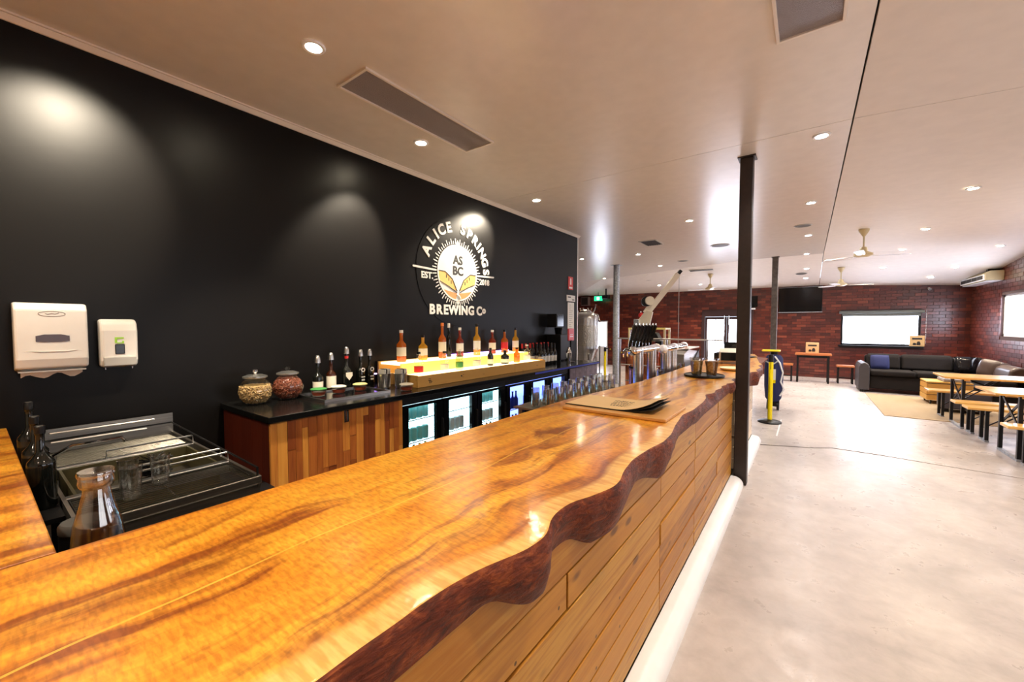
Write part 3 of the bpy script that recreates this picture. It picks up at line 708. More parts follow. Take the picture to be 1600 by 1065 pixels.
for y, h, r, gm, lm, cm, desc in fr: bottle('spirit_bottle', desc, 'bottle', (-2.99, y, Zf), h, r, gm, capm=cm, lab=lm, labz=(.12, .4), neck=.28, nr=.36)
bk = [(2.58, .29, .046, M_amber, M_lbl, M_white, 'amber whisky bottle with a white label, nearest on the rear tier', True),
      (2.86, .24, .046, M_gold, M_lbl, M_blackm, 'golden spirit bottle with a black cap on the rear tier', True),
      (3.14, .36, .042, M_amber, M_lbl, M_orange, 'tallest orange spirit bottle with a tan cork on the rear tier', False),
      (3.42, .31, .042, M_amberd, M_paper, M_white, 'dark red spirit bottle with a square white label on the rear tier', False),
      (3.72, .35, .044, M_gold, M_paper, M_blackm, 'tall golden bottle with a black cap on the rear tier', False),
      (4.02, .28, .046, M_amberd, M_lbl, M_white, 'dark amber bottle with a gold top on the rear tier', False),
      (4.28, .28, .048, M_amber, M_red, M_blackm, 'round bottle of red-brown spirit on the rear tier', False),
      (4.53, .30, .044, M_gold, M_lbl, M_blackm, 'golden bottle farthest along the rear tier', True)]
for y, h, r, gm, lm, cm, desc, sq in bk: bottle('whisky_bottle', desc, 'bottle', (-3.27, y, Zb), h, r, gm, capm=cm, lab=lm, labz=(.2, .5), neck=.34, nr=.34, liquid=None)
bottle('slim_bottle', 'slim black bottle with a white cap between two rear tier bottles', 'bottle', (-3.36, 3.33, Zb), .34, .028, M_wine, capm=M_paper, lab=None, nr=.45, caph=.14)
# wine bottles at the far end of the back bar
proto = {}
def proto_bottle(key, capm, lab):
    r, h = .037, .30
    me1 = B().lathe([(r*.95, 0), (r, .01), (r, .17), (.02, .215), (.014, .23), (.014, h)], n=10).mesh('wine_glass'); me1.materials.append(M_wine); me1.shade_smooth()
    me2 = B().lathe([(.0155, .235), (.0155, h+.003)], n=8).mesh('foil'); me2.materials.append(capm)
    me3 = B().lathe([(r+.001, .05), (r+.001, .13)], n=10).mesh('wine_label'); me3.materials.append(lab)
    proto[key] = (me1, me2, me3)
proto_bottle('r', M_red, M_lbl); proto_bottle('w', M_blackm, M_paper)
rows = [(-3.02, 4.78, 5, 'w'), (-3.16, 4.80, 6, 'w'), (-3.32, 4.76, 8, 'r')]
rn = ['front', 'middle', 'rear']
for ri, (x, y0, n, kd) in enumerate(rows):
    for k in range(n):
        capw = 'red capped' if kd == 'r' else 'black capped'
        t = thing('wine_bottle', f'{capw} dark wine bottle, {ORD[k]} along the {rn[ri]} row past the lit crate', 'bottle', (x+random.uniform(-.01, .01), y0+k*.10, 1.031), 0, 'wine bottles at the far end of the back bar')
        for nm, me in zip(('glass_body', 'foil', 'label'), proto[kd]): link(nm, me, t)
# red box and odds at the far end
t = thing('tip_box', 'red card holder on a dark stand at the far end of the back bar', 'box', (-2.95, 5.55, 1.031))
obj('stand', B().lathe([(.07, 0), (.07, .01), (.015, .02), (.015, .34)], n=14), M_blackm, t, smooth=True); obj('red_card', B().box(-.012, .012, -.09, .09, .33, .52), M_red, t, bevel=.01); obj('white_mark', B().box(.012, .014, -.05, .05, .39, .40).box(.012, .014, -.04, .04, .42, .43), M_white, t)
t = thing('cocktail_shaker', 'steel cocktail shaker beside the red card holder', 'shaker', (-2.86, 5.32, 1.031))
obj('cup', B().lathe([(.032, 0), (.044, .16)], n=16), M_chrome, t, smooth=True); obj('cap', B().lathe([(.044, .16), (.03, .20), (.02, .215), (.02, .24), (0, .25)], n=16), M_chrome, t, smooth=True)
t = thing('coffee_machine', 'dark boxy machine behind the wine bottles by the wall', 'machine', (-3.3, 5.78, 1.031))
obj('body', B().box(-.14, .12, -.14, .16, .01, .42), M_blackm, t, bevel=.01); obj('hopper', B().lathe([(.05, .42), (.07, .52), (.075, .53)], n=16), M_blackg, t, smooth=True)
for i in range(4): obj('foot', B().cb(((-.1, .08)[i % 2], (-.1, .12)[i//2], .005), (.03, .03, .01)), M_blackm, t)

# fridge contents: one light mesh each, in view through the doors
def simple(prof, m, name):
    me = B().lathe(prof, n=10).mesh(name); me.materials.append(m); me.shade_smooth(); return me
PF_bot = [(.027, 0), (.028, .01), (.028, .11), (.011, .15), (.010, .19), (.012, .195), (.012, .205)]
PF_can = [(.026, 0), (.031, .008), (.031, .11), (.026, .12)]
kinds = {'teal can': simple(PF_can, mat('teal_can', (.3, .75, .75), .3), 'can'), 'white can': simple(PF_can, mat('white_can', (.75, .8, .82), .3), 'can'), 'pink can': simple(PF_can, mat('pink_can', (.75, .35, .4), .3), 'can'),
         'brown bottle': simple(PF_bot, mat('brown_beer_glass', (.06, .02, .01), .1), 'bottle'), 'yellow bottle': simple(PF_bot, mat('yellow_beer_label', (.6, .5, .05), .3), 'bottle'), 'blue bottle': simple(PF_bot, mat('blue_beer_glass', (.03, .05, .3), .1), 'bottle')}
plan = [[('teal can', .561), ('brown bottle', .325), ], [('white can', .561), ('pink can', .325)], [('teal can', .561), ('brown bottle', .325)]]
dn = ['first', 'second', 'third', 'fourth', 'fifth', 'sixth']
for d in range(6):
    y0 = (2.125 if d < 3 else 3.562)+.005+(d % 3)*.475+.07
    sh = [[('upper', 'teal can', .763), ('middle', 'teal can', .563), ('lower', 'brown bottle', .323)], [('middle', 'white can', .563), ('lower', 'pink can', .323)], [('upper', 'teal can', .763), ('middle', 'white can', .563), ('lower', 'brown bottle', .323)],
          [('upper', 'blue bottle', .603), ('lower', 'blue bottle', .323)], [('upper', 'white can', .603), ('lower', 'blue bottle', .323)], [('upper', 'teal can', .603), ('lower', 'white can', .323)]][d]
    for (sn, kd, z) in sh:
        for k in range(5):
            kk = 'yellow bottle' if (d == 0 and kd == 'brown bottle' and k > 2) else kd
            o = link(kinds[kk].name.split('.')[0]+'_drink', kinds[kk], None, (XB-.15, y0+.02+k*.068, z+.001))
            tag(o, f'{kk} {ORD[k]} from the left, {sn} shelf, {dn[d]} fridge door', kk.split()[1], 'drinks in the lit bar fridges')

# ------------------------------------------------------------------ black wall fittings
def letter(ch, size, m, parent, loc, tilt=0, name='letter', depth=.004, off=.006, face='left'):
    cu = bpy.data.curves.new('letter', 'FONT'); cu.body = ch; cu.size = size; cu.extrude = depth; cu.offset = off; cu.align_x = 'CENTER'; cu.align_y = 'CENTER'; cu.resolution_u = 3
    cu.materials.append(m); o = bpy.data.objects.new(name, cu); C.objects.link(o); o.parent = parent; o.location = loc
    # text plane facing +X: local x -> +Y, local y -> +Z
    Mx = Matrix(((0, 0, 1), (1, 0, 0), (0, 1, 0)))
    o.rotation_euler = (Mx @ Matrix.Rotation(tilt, 3, 'Z')).to_euler()
    me = bpy.data.meshes.new_from_object(o); o2 = bpy.data.objects.new(name, me); C.objects.link(o2); o2.parent = parent; o2.location = loc; o2.rotation_euler = o.rotation_euler
    bpy.data.objects.remove(o); o2.name = name
    return o2
LG = thing('wall_logo', 'round white brewery emblem with lettering on the black wall', 'sign', (XW, 3.58, 2.235))
M_logo = mat('logo_white', (.85, .85, .83), .5)
def disc(r, n, x0, x1, rz=1.0): 
    return B().prism([(r*math.cos(2*pi*k/n), r*rz*math.sin(2*pi*k/n)) for k in range(n)], 'x', x0, x1)
obj('backing_disc', disc(.645, 64, .001, .006), M_black, LG)
def ring(r0, r1, n, x0, x1):
    bl = B()
    for k in range(n):
        a, c = 2*pi*k/n, 2*pi*(k+1)/n
        bl.prism([(r0*math.cos(a), r0*math.sin(a)), (r1*math.cos(a), r1*math.sin(a)), (r1*math.cos(c), r1*math.sin(c)), (r0*math.cos(c), r0*math.sin(c))], 'x', x0, x1)
    return bl
R0 = .335
obj('emblem_disc', disc(R0, 48, .006, .012), mat('logo_pale', (.68, .72, .74), .5), LG); obj('disc_rim', ring(R0-.012, R0+.006, 48, .010, .015), M_logo, LG)
bl = B()
for k in range(64):
    a = 2*pi*k/64; r1 = .385+.028*(k % 2)
    if abs(math.sin(a)) < .05: continue
    p = [(.350*math.cos(a-.02), .350*math.sin(a-.02)), (r1*math.cos(a-.012), r1*math.sin(a-.012)), (r1*math.cos(a+.012), r1*math.sin(a+.012)), (.350*math.cos(a+.02), .350*math.sin(a+.02))]
    bl.prism(p, 'x', .006, .010)
obj('sun_rays', bl, M_logo, LG, kind='stuff')
for sg in (1, -1): obj('point', B().prism([(-.03, sg*R0), (0, sg*.40), (.03, sg*R0)], 'x', .006, .011), M_logo, LG)
obj('side_bar', B().prism([(-.70, .012), (-.69, .022), (-.36, .010), (-.33, 0), (-.36, -.010), (-.69, -.0)], 'x', .006, .012), M_logo, LG)
obj('side_bar', B().prism([(.70, .012), (.69, .022), (.36, .010), (.33, 0), (.36, -.010), (.69, -.0)], 'x', .006, .012), M_logo, LG)
for ch, yy, zz in (('AS', 0, .15), ('BC', 0, .02)): letter(ch, .145, M_ink, LG, (.013, yy, zz), name='lettering', off=.004, depth=.002)
# gorge picture: cliffs, plain and river
def inpoly(P, m, nm, x0, x1): obj(nm, B().prism(P, 'x', x0, x1), m, LG)
M_y = mat('logo_yellow', (.85, .55, .17), .5); M_o = mat('logo_orange', (.80, .32, .12), .5)
def arcp(a0, a1, r, n=8): return [(r*math.cos(a0+(a1-a0)*k/n), r*math.sin(a0+(a1-a0)*k/n)) for k in range(n+1)]
RI = .322
for s in (-1, 1):
    P = arcp(pi*(1-.0), pi*1.13, RI) if s < 0 else arcp(0, -pi*.13, RI)
    inpoly(P+[(s*.02, -.22), (s*.10, -.08), (s*.22, .0)][: 3], M_y, 'cliff', .0125, .0145)
    P2 = arcp(pi*1.15, pi*1.22, RI, 4) if s < 0 else arcp(-pi*.15, -pi*.22, RI, 4)
    P3 = arcp(pi*1.23, pi*1.46, RI, 10) if s < 0 else arcp(-pi*.23, -pi*.46, RI, 10)
    inpoly(P3+[(s*.02, -.25)], M_o, 'plain', .0125, .0145)
    obj('outline', B().tube([(.0155, s*.32, .0), (.0155, s*.22, .0), (.0155, s*.10, -.08), (.0155, s*.02, -.22)], .005, 5).tube([(.0155, s*.30, -.12), (.0155, s*.16, -.17), (.0155, s*.02, -.24)], .004, 5), M_ink, LG)
    for q in (.12, .16, .20): obj('cliff_mark', B().box(.0145, .0155, s*q-.006, s*q+.006, -.075+(.2-q)*-.8, -.035+(.2-q)*-.8), M_ink, LG)
obj('river', B().tube([(.0145, .0, -.24), (.0145, -.03, -.26), (.0145, .015, -.28), (.0145, .03, -.31)], [.003, .008, .012, .016], 6), M_logo, LG)
word = 'ALICE SPRINGS'
aa = [math.radians(a) for a in (158, 143, 131.5, 120, 106.5, 0, 80, 67, 54, 44, 33, 19.5, 6)]
for ch, a in zip(word, aa):
    if ch == ' ': continue
    letter(ch, .165, M_logo, LG, (.009, .53*math.cos(a), .53*math.sin(a)+.01), a-pi/2)
for i, ch in enumerate('BREWING'): letter(ch, .155, M_logo, LG, (.007, (-.42, -.31, -.205, -.075, .03, .115, .24)[i], -.455))
letter('C', .155, M_logo, LG, (.007, .395, -.455)); letter('o', .12, M_logo, LG, (.007, .49, -.44))
letter('EST.', .10, M_logo, LG, (.007, -.49, -.075), name='lettering', off=.003); letter('2018', .10, M_logo, LG, (.007, .50, -.075), name='lettering', off=.003)

# towel dispenser
t = thing('towel_dispenser', 'large white paper towel dispenser on the black wall', 'dispenser', (XW, .285, 1.535))
obj('housing', B().prism([(0, -.185), (.10, -.17), (.115, -.12), (.115, .15), (.09, .185), (0, .19)], 'y', -.135, .135), M_white, t, bevel=.01, seg=3)
obj('sight_window', B().prism([(-.062, -.018), (-.062, .012), (-.03, .02), (.03, .02), (.062, .012), (.062, -.018), (.03, -.022), (-.03, -.022)], 'x', .113, .118), mat('brown_window', (.05, .015, .008), .2), t, loc=(0, 0, -.005))
bl = B(); P = [(.05*math.cos(a), .128+.014*math.sin(a)) for a in [k*pi/12 for k in range(25)]]; bl.tube([(.1165, p[0], p[1]) for p in P], .0012, 4); bl.tube([(.1165, -.025, .130), (.1165, -.015, .126), (.1165, 0, .131), (.1165, .012, .127), (.1165, .026, .134)], .0015, 4)
obj('maker_mark', bl, mat('grey_ink', (.3, .25, .22), .5), t); obj('cover_ridge', B().tube([(.112, -.11, -.072), (.117, -.05, -.078), (.117, .05, -.078), (.112, .11, -.072)], .003, 6), M_white, t, smooth=True)
tp = B(); n = 14
for k in range(n):
    for s in (0, 1): pass
pts = [(-.115+.23*k/n, -.215+.014*math.sin(k*.95)-(.006 if k < 4 else 0)) for k in range(n+1)]
tp.prism(pts+[(.115, -.178), (-.115, -.178)], 'x', .035, .045); obj('paper_towel', tp, M_towel, t)
obj('lower_lip', B().box(.0, .09, -.125, .125, -.190, -.182), M_grey, t)
# soap dispenser
t = thing('soap_dispenser', 'small white soap dispenser with a green mark on the black wall', 'dispenser', (XW, .555, 1.488))
obj('housing', B().prism([(0, -.14), (.07, -.14), (.09, -.10), (.095, .08), (.08, .13), (.05, .148), (0, .15)], 'y', -.083, .083), M_white, t, bevel=.016, seg=3)
obj('sight_window', B().box(.088, .096, -.022, .022, -.062, -.002), M_blackg, t, bevel=.006)
obj('push_bar', B().prism([(.088, -.075), (.102, -.08), (.098, -.132), (.07, -.142), (.07, -.08)], 'y', -.072, .072), M_grey, t, bevel=.004)
obj('green_mark', B().box(.0945, .0965, -.022, .018, .03, .04).box(.0945, .0965, -.022, -.012, .005, .03).box(.0945, .0965, -.012, .018, .002, .008).box(.0945, .0965, .010, .018, .008, .018), mat('lime_green', (.35, .7, .05), .4), t)
for s in (-.06, .06): obj('screw', B().tube([(.05, s, -.142), (.05, s, -.156)], .004, 6), M_chrome, t)
# signs near the end of the black wall
t = thing('fire_sign', 'small red fire equipment sign near the end of the black wall', 'sign', (XW, 6.48, 2.35))
obj('plate', B().box(.002, .008, -.085, .085, -.11, .12), M_red, t); obj('symbol', B().box(.008, .010, -.02, .02, -.02, .08).box(.008, .010, -.012, .012, .08, .095).box(.008, .010, -.06, .06, -.09, -.06), M_white, t)
t = thing('wall_notice', 'small white notice taped under the red fire sign', 'notice', (XW, 6.50, 2.085)); obj('sheet', B().box(.002, .005, -.16, .16, -.055, .055), M_paper, t); obj('print', B().box(.005, .006, -.12, -.01, .01, .03).box(.005, .006, .04, .13, -.03, -.015), M_ink, t)
t = thing('wall_chart', 'tall narrow white paper chart hanging on the black wall end', 'notice', (XW, 6.50, 1.68)); obj('sheet', B().box(.002, .004, -.12, .12, -.34, .33), M_paper, t)
bl = B()
for k in range(14): bl.box(.004, .005, -.07, random.uniform(0, .07), .28-k*.035, .29-k*.035)
obj('print', bl, mat('grey_print', (.45, .45, .45), .6), t)
t = thing('dark_speaker', 'black box speaker standing on the machine at the wall end', 'speaker', (-3.34, 5.75, 1.565)); obj('box', B().box(-.09, .09, -.12, .12, 0, .22), M_blackm, t, bevel=.006); obj('grille', B().box(.09, .094, -.10, .10, .02, .20), M_blackg, t)

# ------------------------------------------------------------------ glass washing bench
M_wire = mat('dark_wire', (.07, .065, .055), .3, 1); M_sinkd = mat('dark_wet_steel', (.02, .018, .016), .4, .3)
t = thing('glass_bench', 'steel glass washing bench with wire racks beside the return top', 'bench')
BX0, BX1, BY0, BY1, BZ = -3.40, -2.04, .208, .80, .90
obj('deck', B().box(BX0, BX1-.01, BY0, BY1, BZ-.14, BZ-.12), M_sinkd, t)
obj('front_rim', B().box(BX1-.01, BX1, BY0, BY1, BZ-.035, BZ), M_steeld, t, bevel=.003); obj('front_apron', B().box(BX1-.03, BX1-.018, BY0, BY1, BZ-.10, BZ-.045), M_steeld, t)
obj('side_rim', B().box(BX0, BX1-.01, BY1-.012, BY1, BZ-.05, BZ), M_steeld, t); obj('side_rim', B().box(BX0, BX1-.01, BY0, BY0+.012, BZ-.05, BZ), M_steeld, t); obj('back_rim', B().box(BX0, BX0+.012, BY0, BY1, BZ-.05, BZ+.12), M_steeld, t)
obj('cross_rim', B().box(-2.44, -2.40, BY0, BY1, BZ-.06, BZ-.002), M_steel, t, bevel=.004); obj('cross_rim', B().box(-2.98, -2.94, BY0, BY1, BZ-.06, BZ-.002), M_steel, t, bevel=.004)
obj('basin', B().box(-2.94, -2.44, BY0+.04, BY0+.05, BZ-.16, BZ-.01).box(-2.94, -2.44, BY1-.05, BY1-.04, BZ-.16, BZ-.01).box(-2.94, -2.93, BY0+.05, BY1-.05, BZ-.16, BZ-.01).box(-2.45, -2.44, BY0+.05, BY1-.05, BZ-.16, BZ-.01).box(-2.93, -2.45, BY0+.05, BY1-.05, BZ-.16, BZ-.15), mat('yellowed_steel', (.26, .23, .12), .3, .9), t)
def grate(x0, x1, y0, y1, z, s=.024):
    bl = B(); x = x0
    while x <= x1: bl.tube([(x, y0, z), (x, y1, z)], .0018, 4); x += s
    for q in (0, .5, 1): bl.tube([(x0, y0+(y1-y0)*q, z-.003), (x1, y0+(y1-y0)*q, z-.003)], .003, 5)
    bl.tube([(x0, y0, z), (x1, y0, z), (x1, y1, z), (x0, y1, z), (x0, y0, z)], .003, 5); return bl
obj('wire_rack', grate(-2.39, -2.06, BY0+.02, BY1-.02, BZ-.012), M_wire, t, kind='stuff'); obj('wire_rack', grate(-3.37, -3.0, BY0+.02, BY1-.02, BZ-.012), M_wire, t, kind='stuff')
obj('rail', B().tube([(BX1-.02, BY1-.01, BZ-.01), (BX1-.02, BY1-.01, BZ+.035), (BX0+.02, BY1-.01, BZ+.06), (BX0+.02, BY0, BZ+.06)], .005, 6), M_blackm, t)
for xx in (-2.42, -2.52, -2.96): obj('rail', B().tube([(xx, BY1-.01, BZ), (xx, BY1-.01, BZ+.04), (xx, .42, BZ+.04), (xx, .42, BZ-.01)], .005, 6), M_steel, t)
obj('rail', B().tube([(-3.36, BY0+.05, BZ+.10), (-3.36, BY1-.1, BZ+.10)], .006, 6), M_steel, t); obj('rail', B().tube([(-3.30, BY0+.05, BZ+.06), (-3.30, BY1-.15, BZ+.06)], .006, 6), M_steel, t)
obj('tap', B().tube([(-2.97, .24, BZ), (-2.97, .24, BZ+.06), (-2.95, .30, BZ+.10), (-2.88, .47, BZ+.115), (-2.88, .48, BZ+.09)], .009, 8), M_chrome, t, smooth=True)
for i in range(4): obj('leg', B().box(*((BX0+.01, BX0+.05) if i % 2 else (BX1-.06, BX1-.02)), *((BY0, BY0+.04) if i//2 else (BY1-.04, BY1)), 0, BZ-.14), M_steeld, t)
ct = thing('drain_ledge', 'low black ledge between the glass bench and the back bar', 'shelf'); obj('board', B().box(-3.4, -2.1, .805, 1.085, .60, .62), M_blackm, ct); obj('bracket', B().box(-3.4, -2.12, .81, .83, .1, .60), M_blackm, ct)
def tumbler(name, label, loc, h, r0, r1, group=None, m=None):
    t = thing(name, label, 'glass', loc, 0, group); obj('bowl', B().lathe([(r0*.9, 0), (r0, .004), (r1, h), (r1*.96, h), (r0*.93, .012), (0, .012)], n=16), m or M_glass, t, smooth=True)
    obj('rim', B().lathe([(r1*1.01, h-.003), (r1*1.03, h), (r1*.97, h+.001)], n=16, cap=False), glass('rim_glass', (.9, .9, .88), .1, 2.5), t); return t
M_tumb = glass('bright_glass', (.95, .95, .92), .08, 1.7)
for (x, y, d) in ((-2.30, .30, 'nearest glass tumbler on the front wire rack'), (-2.36, .40, 'tall glass tumbler on the wire rack behind the bottle neck'), (-2.22, .385, 'glass tumbler on the wire rack just right of the bottle neck'), (-2.33, .50, 'glass tumbler at the inner end of the wire rack group')): tumbler('tumbler', d, (x, y, BZ-.0085), .13, .030, .036, 'tumblers on the glass bench', M_tumb)
t = thing('glass_brush', 'black bristle glass brush standing in the steel basin', 'brush', (-2.72, .56, BZ-.1495))
obj('base', B().lathe([(.05, 0), (.05, .01), (.012, .015), (.012, .13)], n=12), M_blackm, t); bl = B(); random.seed(9)
for k in range(220):
    a = random.random()*2*pi; z = random.uniform(.07, .16); r = random.uniform(.06, .08); bl.tube([(0, 0, z-.01), (r*math.cos(a), r*math.sin(a), z+random.uniform(-.01, .02))], .0022, 3, False)
obj('bristles', bl, M_blackm, t, kind='stuff')
for (x, y, h, d) in ((-2.86, .135, .34, 'tall black bottle nearest the black wall by the return top'), (-2.62, .135, .31, 'black bottle in the middle of three by the return top'), (-2.42, .135, .30, 'black bottle of three closest to the steel racks')): bottle('dark_bottle', d, 'bottle', (x, .161, .88), h, .040, M_wine, lab=None, nr=.32)
t = thing('bottle_ledge', 'black ledge carrying the dark bottles beside the return top', 'shelf'); obj('board', B().box(-3.3, -2.25, .118, .203, .86, .879), M_blackm, t); obj('bracket', B().box(-3.3, -2.25, .118, .13, .1, .86), M_blackm, t)
t = thing('black_canister', 'black canister with a grey lid beside the glass bottle neck', 'canister', (-1.80, .20, .62)); obj('body', B().lathe([(.05, 0), (.055, .01), (.055, .34), (.05, .35)], n=20), M_blackm, t, smooth=True); obj('lid', B().lathe([(.056, .35), (.056, .37), (.05, .378), (0, .38)], n=20), mat('charcoal_lid', (.05, .05, .05), .4), t, smooth=True)
t = thing('glass_carafe', 'clear glass bottle with a rolled lip rising behind the bar top', 'bottle', (-1.60, .205, .80))
obj('glass_body', B().lathe([(.052, 0), (.056, .01), (.056, .20), (.050, .25), (.036, .30), (.030, .33), (.028, .345), (.035, .350), (.038, .362), (.036, .375), (.034, .385), (.031, .385), (.028, .36), (.026, .33), (.033, .30), (.047, .25), (.052, .20), (.052, .012), (0, .012)], n=28), glass('smoky_glass', (.90, .88, .86), .04, 1.2), t, smooth=True)
obj('lip', B().lathe([(.030, .375), (.038, .38), (.040, .388), (.037, .395), (.031, .395)], n=28), M_tumb, t, smooth=True)
t = thing('under_bar_shelf', 'black shelf behind the bar top holding glasses', 'shelf'); obj('near_board', B().box(-1.95, -1.50, .14, .42, .60, .618).box(-1.72, -1.50, .14, .30, .78, .799), M_blackm, t)
obj('post', B().box(-1.52, -1.50, .14, .16, 0, .60), M_blackm, t); obj('post', B().box(-1.52, -1.50, .40, .42, 0, .60), M_blackm, t)

# glass rows on the under-bar rack
t = thing('glass_rack', 'low steel rack of clean glasses behind the bar top', 'rack'); obj('deck', B().box(-1.86, -1.52, 2.55, 3.95, .945, .96), M_steeld, t)
for y in (2.6, 3.9): obj('leg', B().box(-1.84, -1.80, y-.015, y+.015, 0, .945), M_steeld, t); obj('leg', B().box(-1.56, -1.53, y-.015, y+.015, 0, .945), M_steeld, t)
for k in range(2):
    for j in range(9):
        tumbler('beer_glass', f'upturned beer glass, {ORD[j]} along the {("bar side","far side")[k]} of the low rack', (-1.58-.13*k, 2.64+j*.15, .9605), .15, .036, .030, 'clean glasses on the low rack', M_tumb)
# ------------------------------------------------------------------ on the bar top
t = thing('menu_board', 'wooden board with a kraft card menu lying on the bar top', 'board', (-.96, 2.55, 1.05))
obj('board', B().box(-.33, .33, -.235, .225, .001, .020), M_boardw, t, bevel=.004)
t = thing('card_menu', 'kraft card menu with black print and curling end on the board', 'menu', (-.96, 2.55, 1.071))
def curl(x0, x1, y0, y1, z, lift, n=14):
    bl = B(); P = []
    for k in range(n+1):
        s = k/n; x = x0+(x1-x0)*s; P.append((x, z+lift*max(0, (s-.62)/.38)**2))
    Q = [(x, zz+.0015) for x, zz in P]; return bl.prism(P+Q[::-1], 'y', y0, y1)
obj('back_card', curl(-.345, .245, -.17, .20, .001, .03), M_ink, t); obj('black_sheet', curl(-.345, .235, -.165, .20, .0035, .045), M_ink, t); obj('front_card', curl(-.345, .22, -.165, .215, .006, .055), M_kraft, t)
bl = B(); random.seed(31)
for r_ in range(4):
    x = -.10+r_*.01
    while x < .06:
        w_ = random.uniform(.006, .016); y_ = .10-r_*.052
        bl.box(x, x+w_, y_-.012, y_+.012, .0082, .0086) if random.random() < .6 else bl.tube([(x, y_-.014, .0085), (x+w_, y_+.014, .0085)], .002, 4); x += w_+.008
obj('print', bl, M_ink, t); obj('fine_print', B().box(.08, .12, -.03, -.02, .0082, .0086).box(.08, .14, .0, .008, .0082, .0086), M_ink, t)

t = thing('round_tray', 'round black tray under two glasses on the bar top', 'tray', (-.885, 4.69, 1.051)); obj('disc', B().lathe([(.19, 0), (.20, .006), (.20, .022), (.19, .026), (.185, .018), (0, .018)], n=36), M_blackm, t, smooth=True)
for (x, y, mm, d) in ((-.955, 4.66, mat('yellow_brown_grain', (.35, .22, .04), .5, var=.7, vscale=70), 'left flared glass of yellow-brown grain on the round tray'), (-.81, 4.68, M_bean, 'right flared glass of amber beans on the round tray')):
    t = thing('sample_glass', d, 'glass', (x, y, 1.0705))
    prof = [(.046, 0), (.052, .006), (.054, .05), (.058, .09), (.066, .14), (.070, .18), (.068, .183)]
    obj('glass_body', B().lathe(prof, n=22, cap=False), M_tumb, t, smooth=True); obj('contents', B().lathe([(.044, .006), (.050, .05), (.054, .09), (.061, .14), (.055, .15), (0, .155)], n=22), mm, t, smooth=True)
    bl = B()
    for k in range(240):
        z = random.uniform(.01, .145); rr = interp(z, [(0, .045), (.05, .050), (.09, .054), (.145, .061)]); a = random.random()*2*pi; bl.lathe([(0, -.006), (.005, 0), (0, .006)], (rr*math.cos(a), rr*math.sin(a), z), 5)
    obj('grains', bl, mm, t, kind='stuff')
t = thing('timber_platter', 'shallow pale timber platter on the bar top by the dark post', 'platter', (-.735, 5.57, 1.051)); obj('dish', B().lathe([(.10, 0), (.13, .012), (.145, .03), (.14, .032), (.11, .016), (0, .014)], n=30, sx=1.0, sy=1.1), mat('cream_platter', (.78, .66, .42), .25), t, smooth=True); obj('foot_ring', B().lathe([(.10, -.0005), (.10, .004)], n=30), M_blackm, t)
# till terminal
t = thing('till_screen', 'cream cased till with a dark tilted screen on the bar top', 'till', (-.90, 6.60, 1.051), .15)
obj('casing', B().prism([(-.16, .03), (.0, .02), (.08, .18), (.05, .215), (-.15, .17)], 'x', -.145, .145), mat('beige_plastic', (.55, .50, .43), .4), t, bevel=.012, seg=3, loc=(0, 0, 0))
obj('base', B().box(-.10, .10, -.12, .10, 0, .03), M_grey, t, bevel=.006)
obj('screen', B().add([(-.12, -.162, .045), (.12, -.162, .045), (.12, -.157, .16), (-.12, -.157, .16), (-.12, -.168, .045), (.12, -.168, .045), (.12, -.163, .16), (-.12, -.163, .16)], [(0, 1, 2, 3), (7, 6, 5, 4), (0, 4, 5, 1), (1, 5, 6, 2), (2, 6, 7, 3), (3, 7, 4, 0)]), M_blackg, t)
t = thing('till_stand', 'dark boxy till stand behind the cream cased till', 'till', (-.98, 7.15, 1.051)); obj('box', B().box(-.2, .2, -.18, .18, 0, .12), M_blackm, t, bevel=.006); obj('customer_screen', B().box(-.1, .12, .10, .13, .12, .28), M_blackg, t, bevel=.006); obj('drawer', B().box(-.18, .18, -.19, -.18, .02, .10), M_blackg, t)
t = thing('bar_mat', 'small dark oval dish at the far end of the bar top', 'dish', (-.86, 7.95, 1.051)); obj('dish', B().lathe([(.10, 0), (.14, .015), (.13, .02), (0, .012)], n=22, sx=1.3), M_blackm, t, smooth=True); obj('foot', B().lathe([(.06, -.0005), (.06, .004)], n=18), M_blackm, t)

# ------------------------------------------------------------------ beer taps
def tap_tower(x, y0, y1, z, nh, label, hm):
    t = thing('tap_tower', label, 'beer tap', (0, 0, 0))
    obj('manifold', B().tube([(x, y0, z), (x, y1, z)], .045, 16), M_chrome, t, smooth=True)
    for s in (y0, y1): obj('end_cap', B().lathe([(.0, -.052), (.03, -.045), (.05, -.02), (.052, 0), (.05, .02), (.03, .045), (0, .052)], (x, s, z), 16), M_whitep if s == y1 else M_chrome, t, smooth=True)
    for s in (y0+.18, y1-.18): obj('column', B().tube([(x, s, .86), (x, s, z)], .055, 18), M_steel, t, smooth=True)
    for k in range(nh):
        yy = y0+.06+(y1-y0-.12)*k/(nh-1)
        obj('tap_body', B().tube([(x+.0, yy, z), (x-.10, yy, z+.012), (x-.115, yy, z-.01), (x-.12, yy, z-.08)], [.018, .016, .014, .009], 8), M_chrome, t, smooth=True)
        obj('tap_handle', B().tube([(x-.06, yy, z+.02), (x-.055, yy+.005, z+.06), (x-.035, yy+.015, z+.15), (x-.01, yy+.03, z+.27), (x-.008, yy+.032, z+.28)], [.010, .018, .022, .028, .012], 8), hm, t, smooth=True)
        obj('handle_tip', B().tube([(x-.010, yy+.031, z+.275), (x-.004, yy+.034, z+.30)], [.012, .008], 8), M_chrome, t)
    return t
tap_tower(-1.50, 4.22, 5.05, 1.325, 7, 'chrome beer tap bar with seven tall black handles behind the bar', M_blackg)
t = thing('steel_tower', 'thick polished steel font with a white capped cross bar behind the taps', 'beer tap'); obj('cross_bar', B().tube([(-1.46, 5.20, 1.30), (-1.46, 6.25, 1.30)], .05, 16), M_chrome, t, smooth=True)
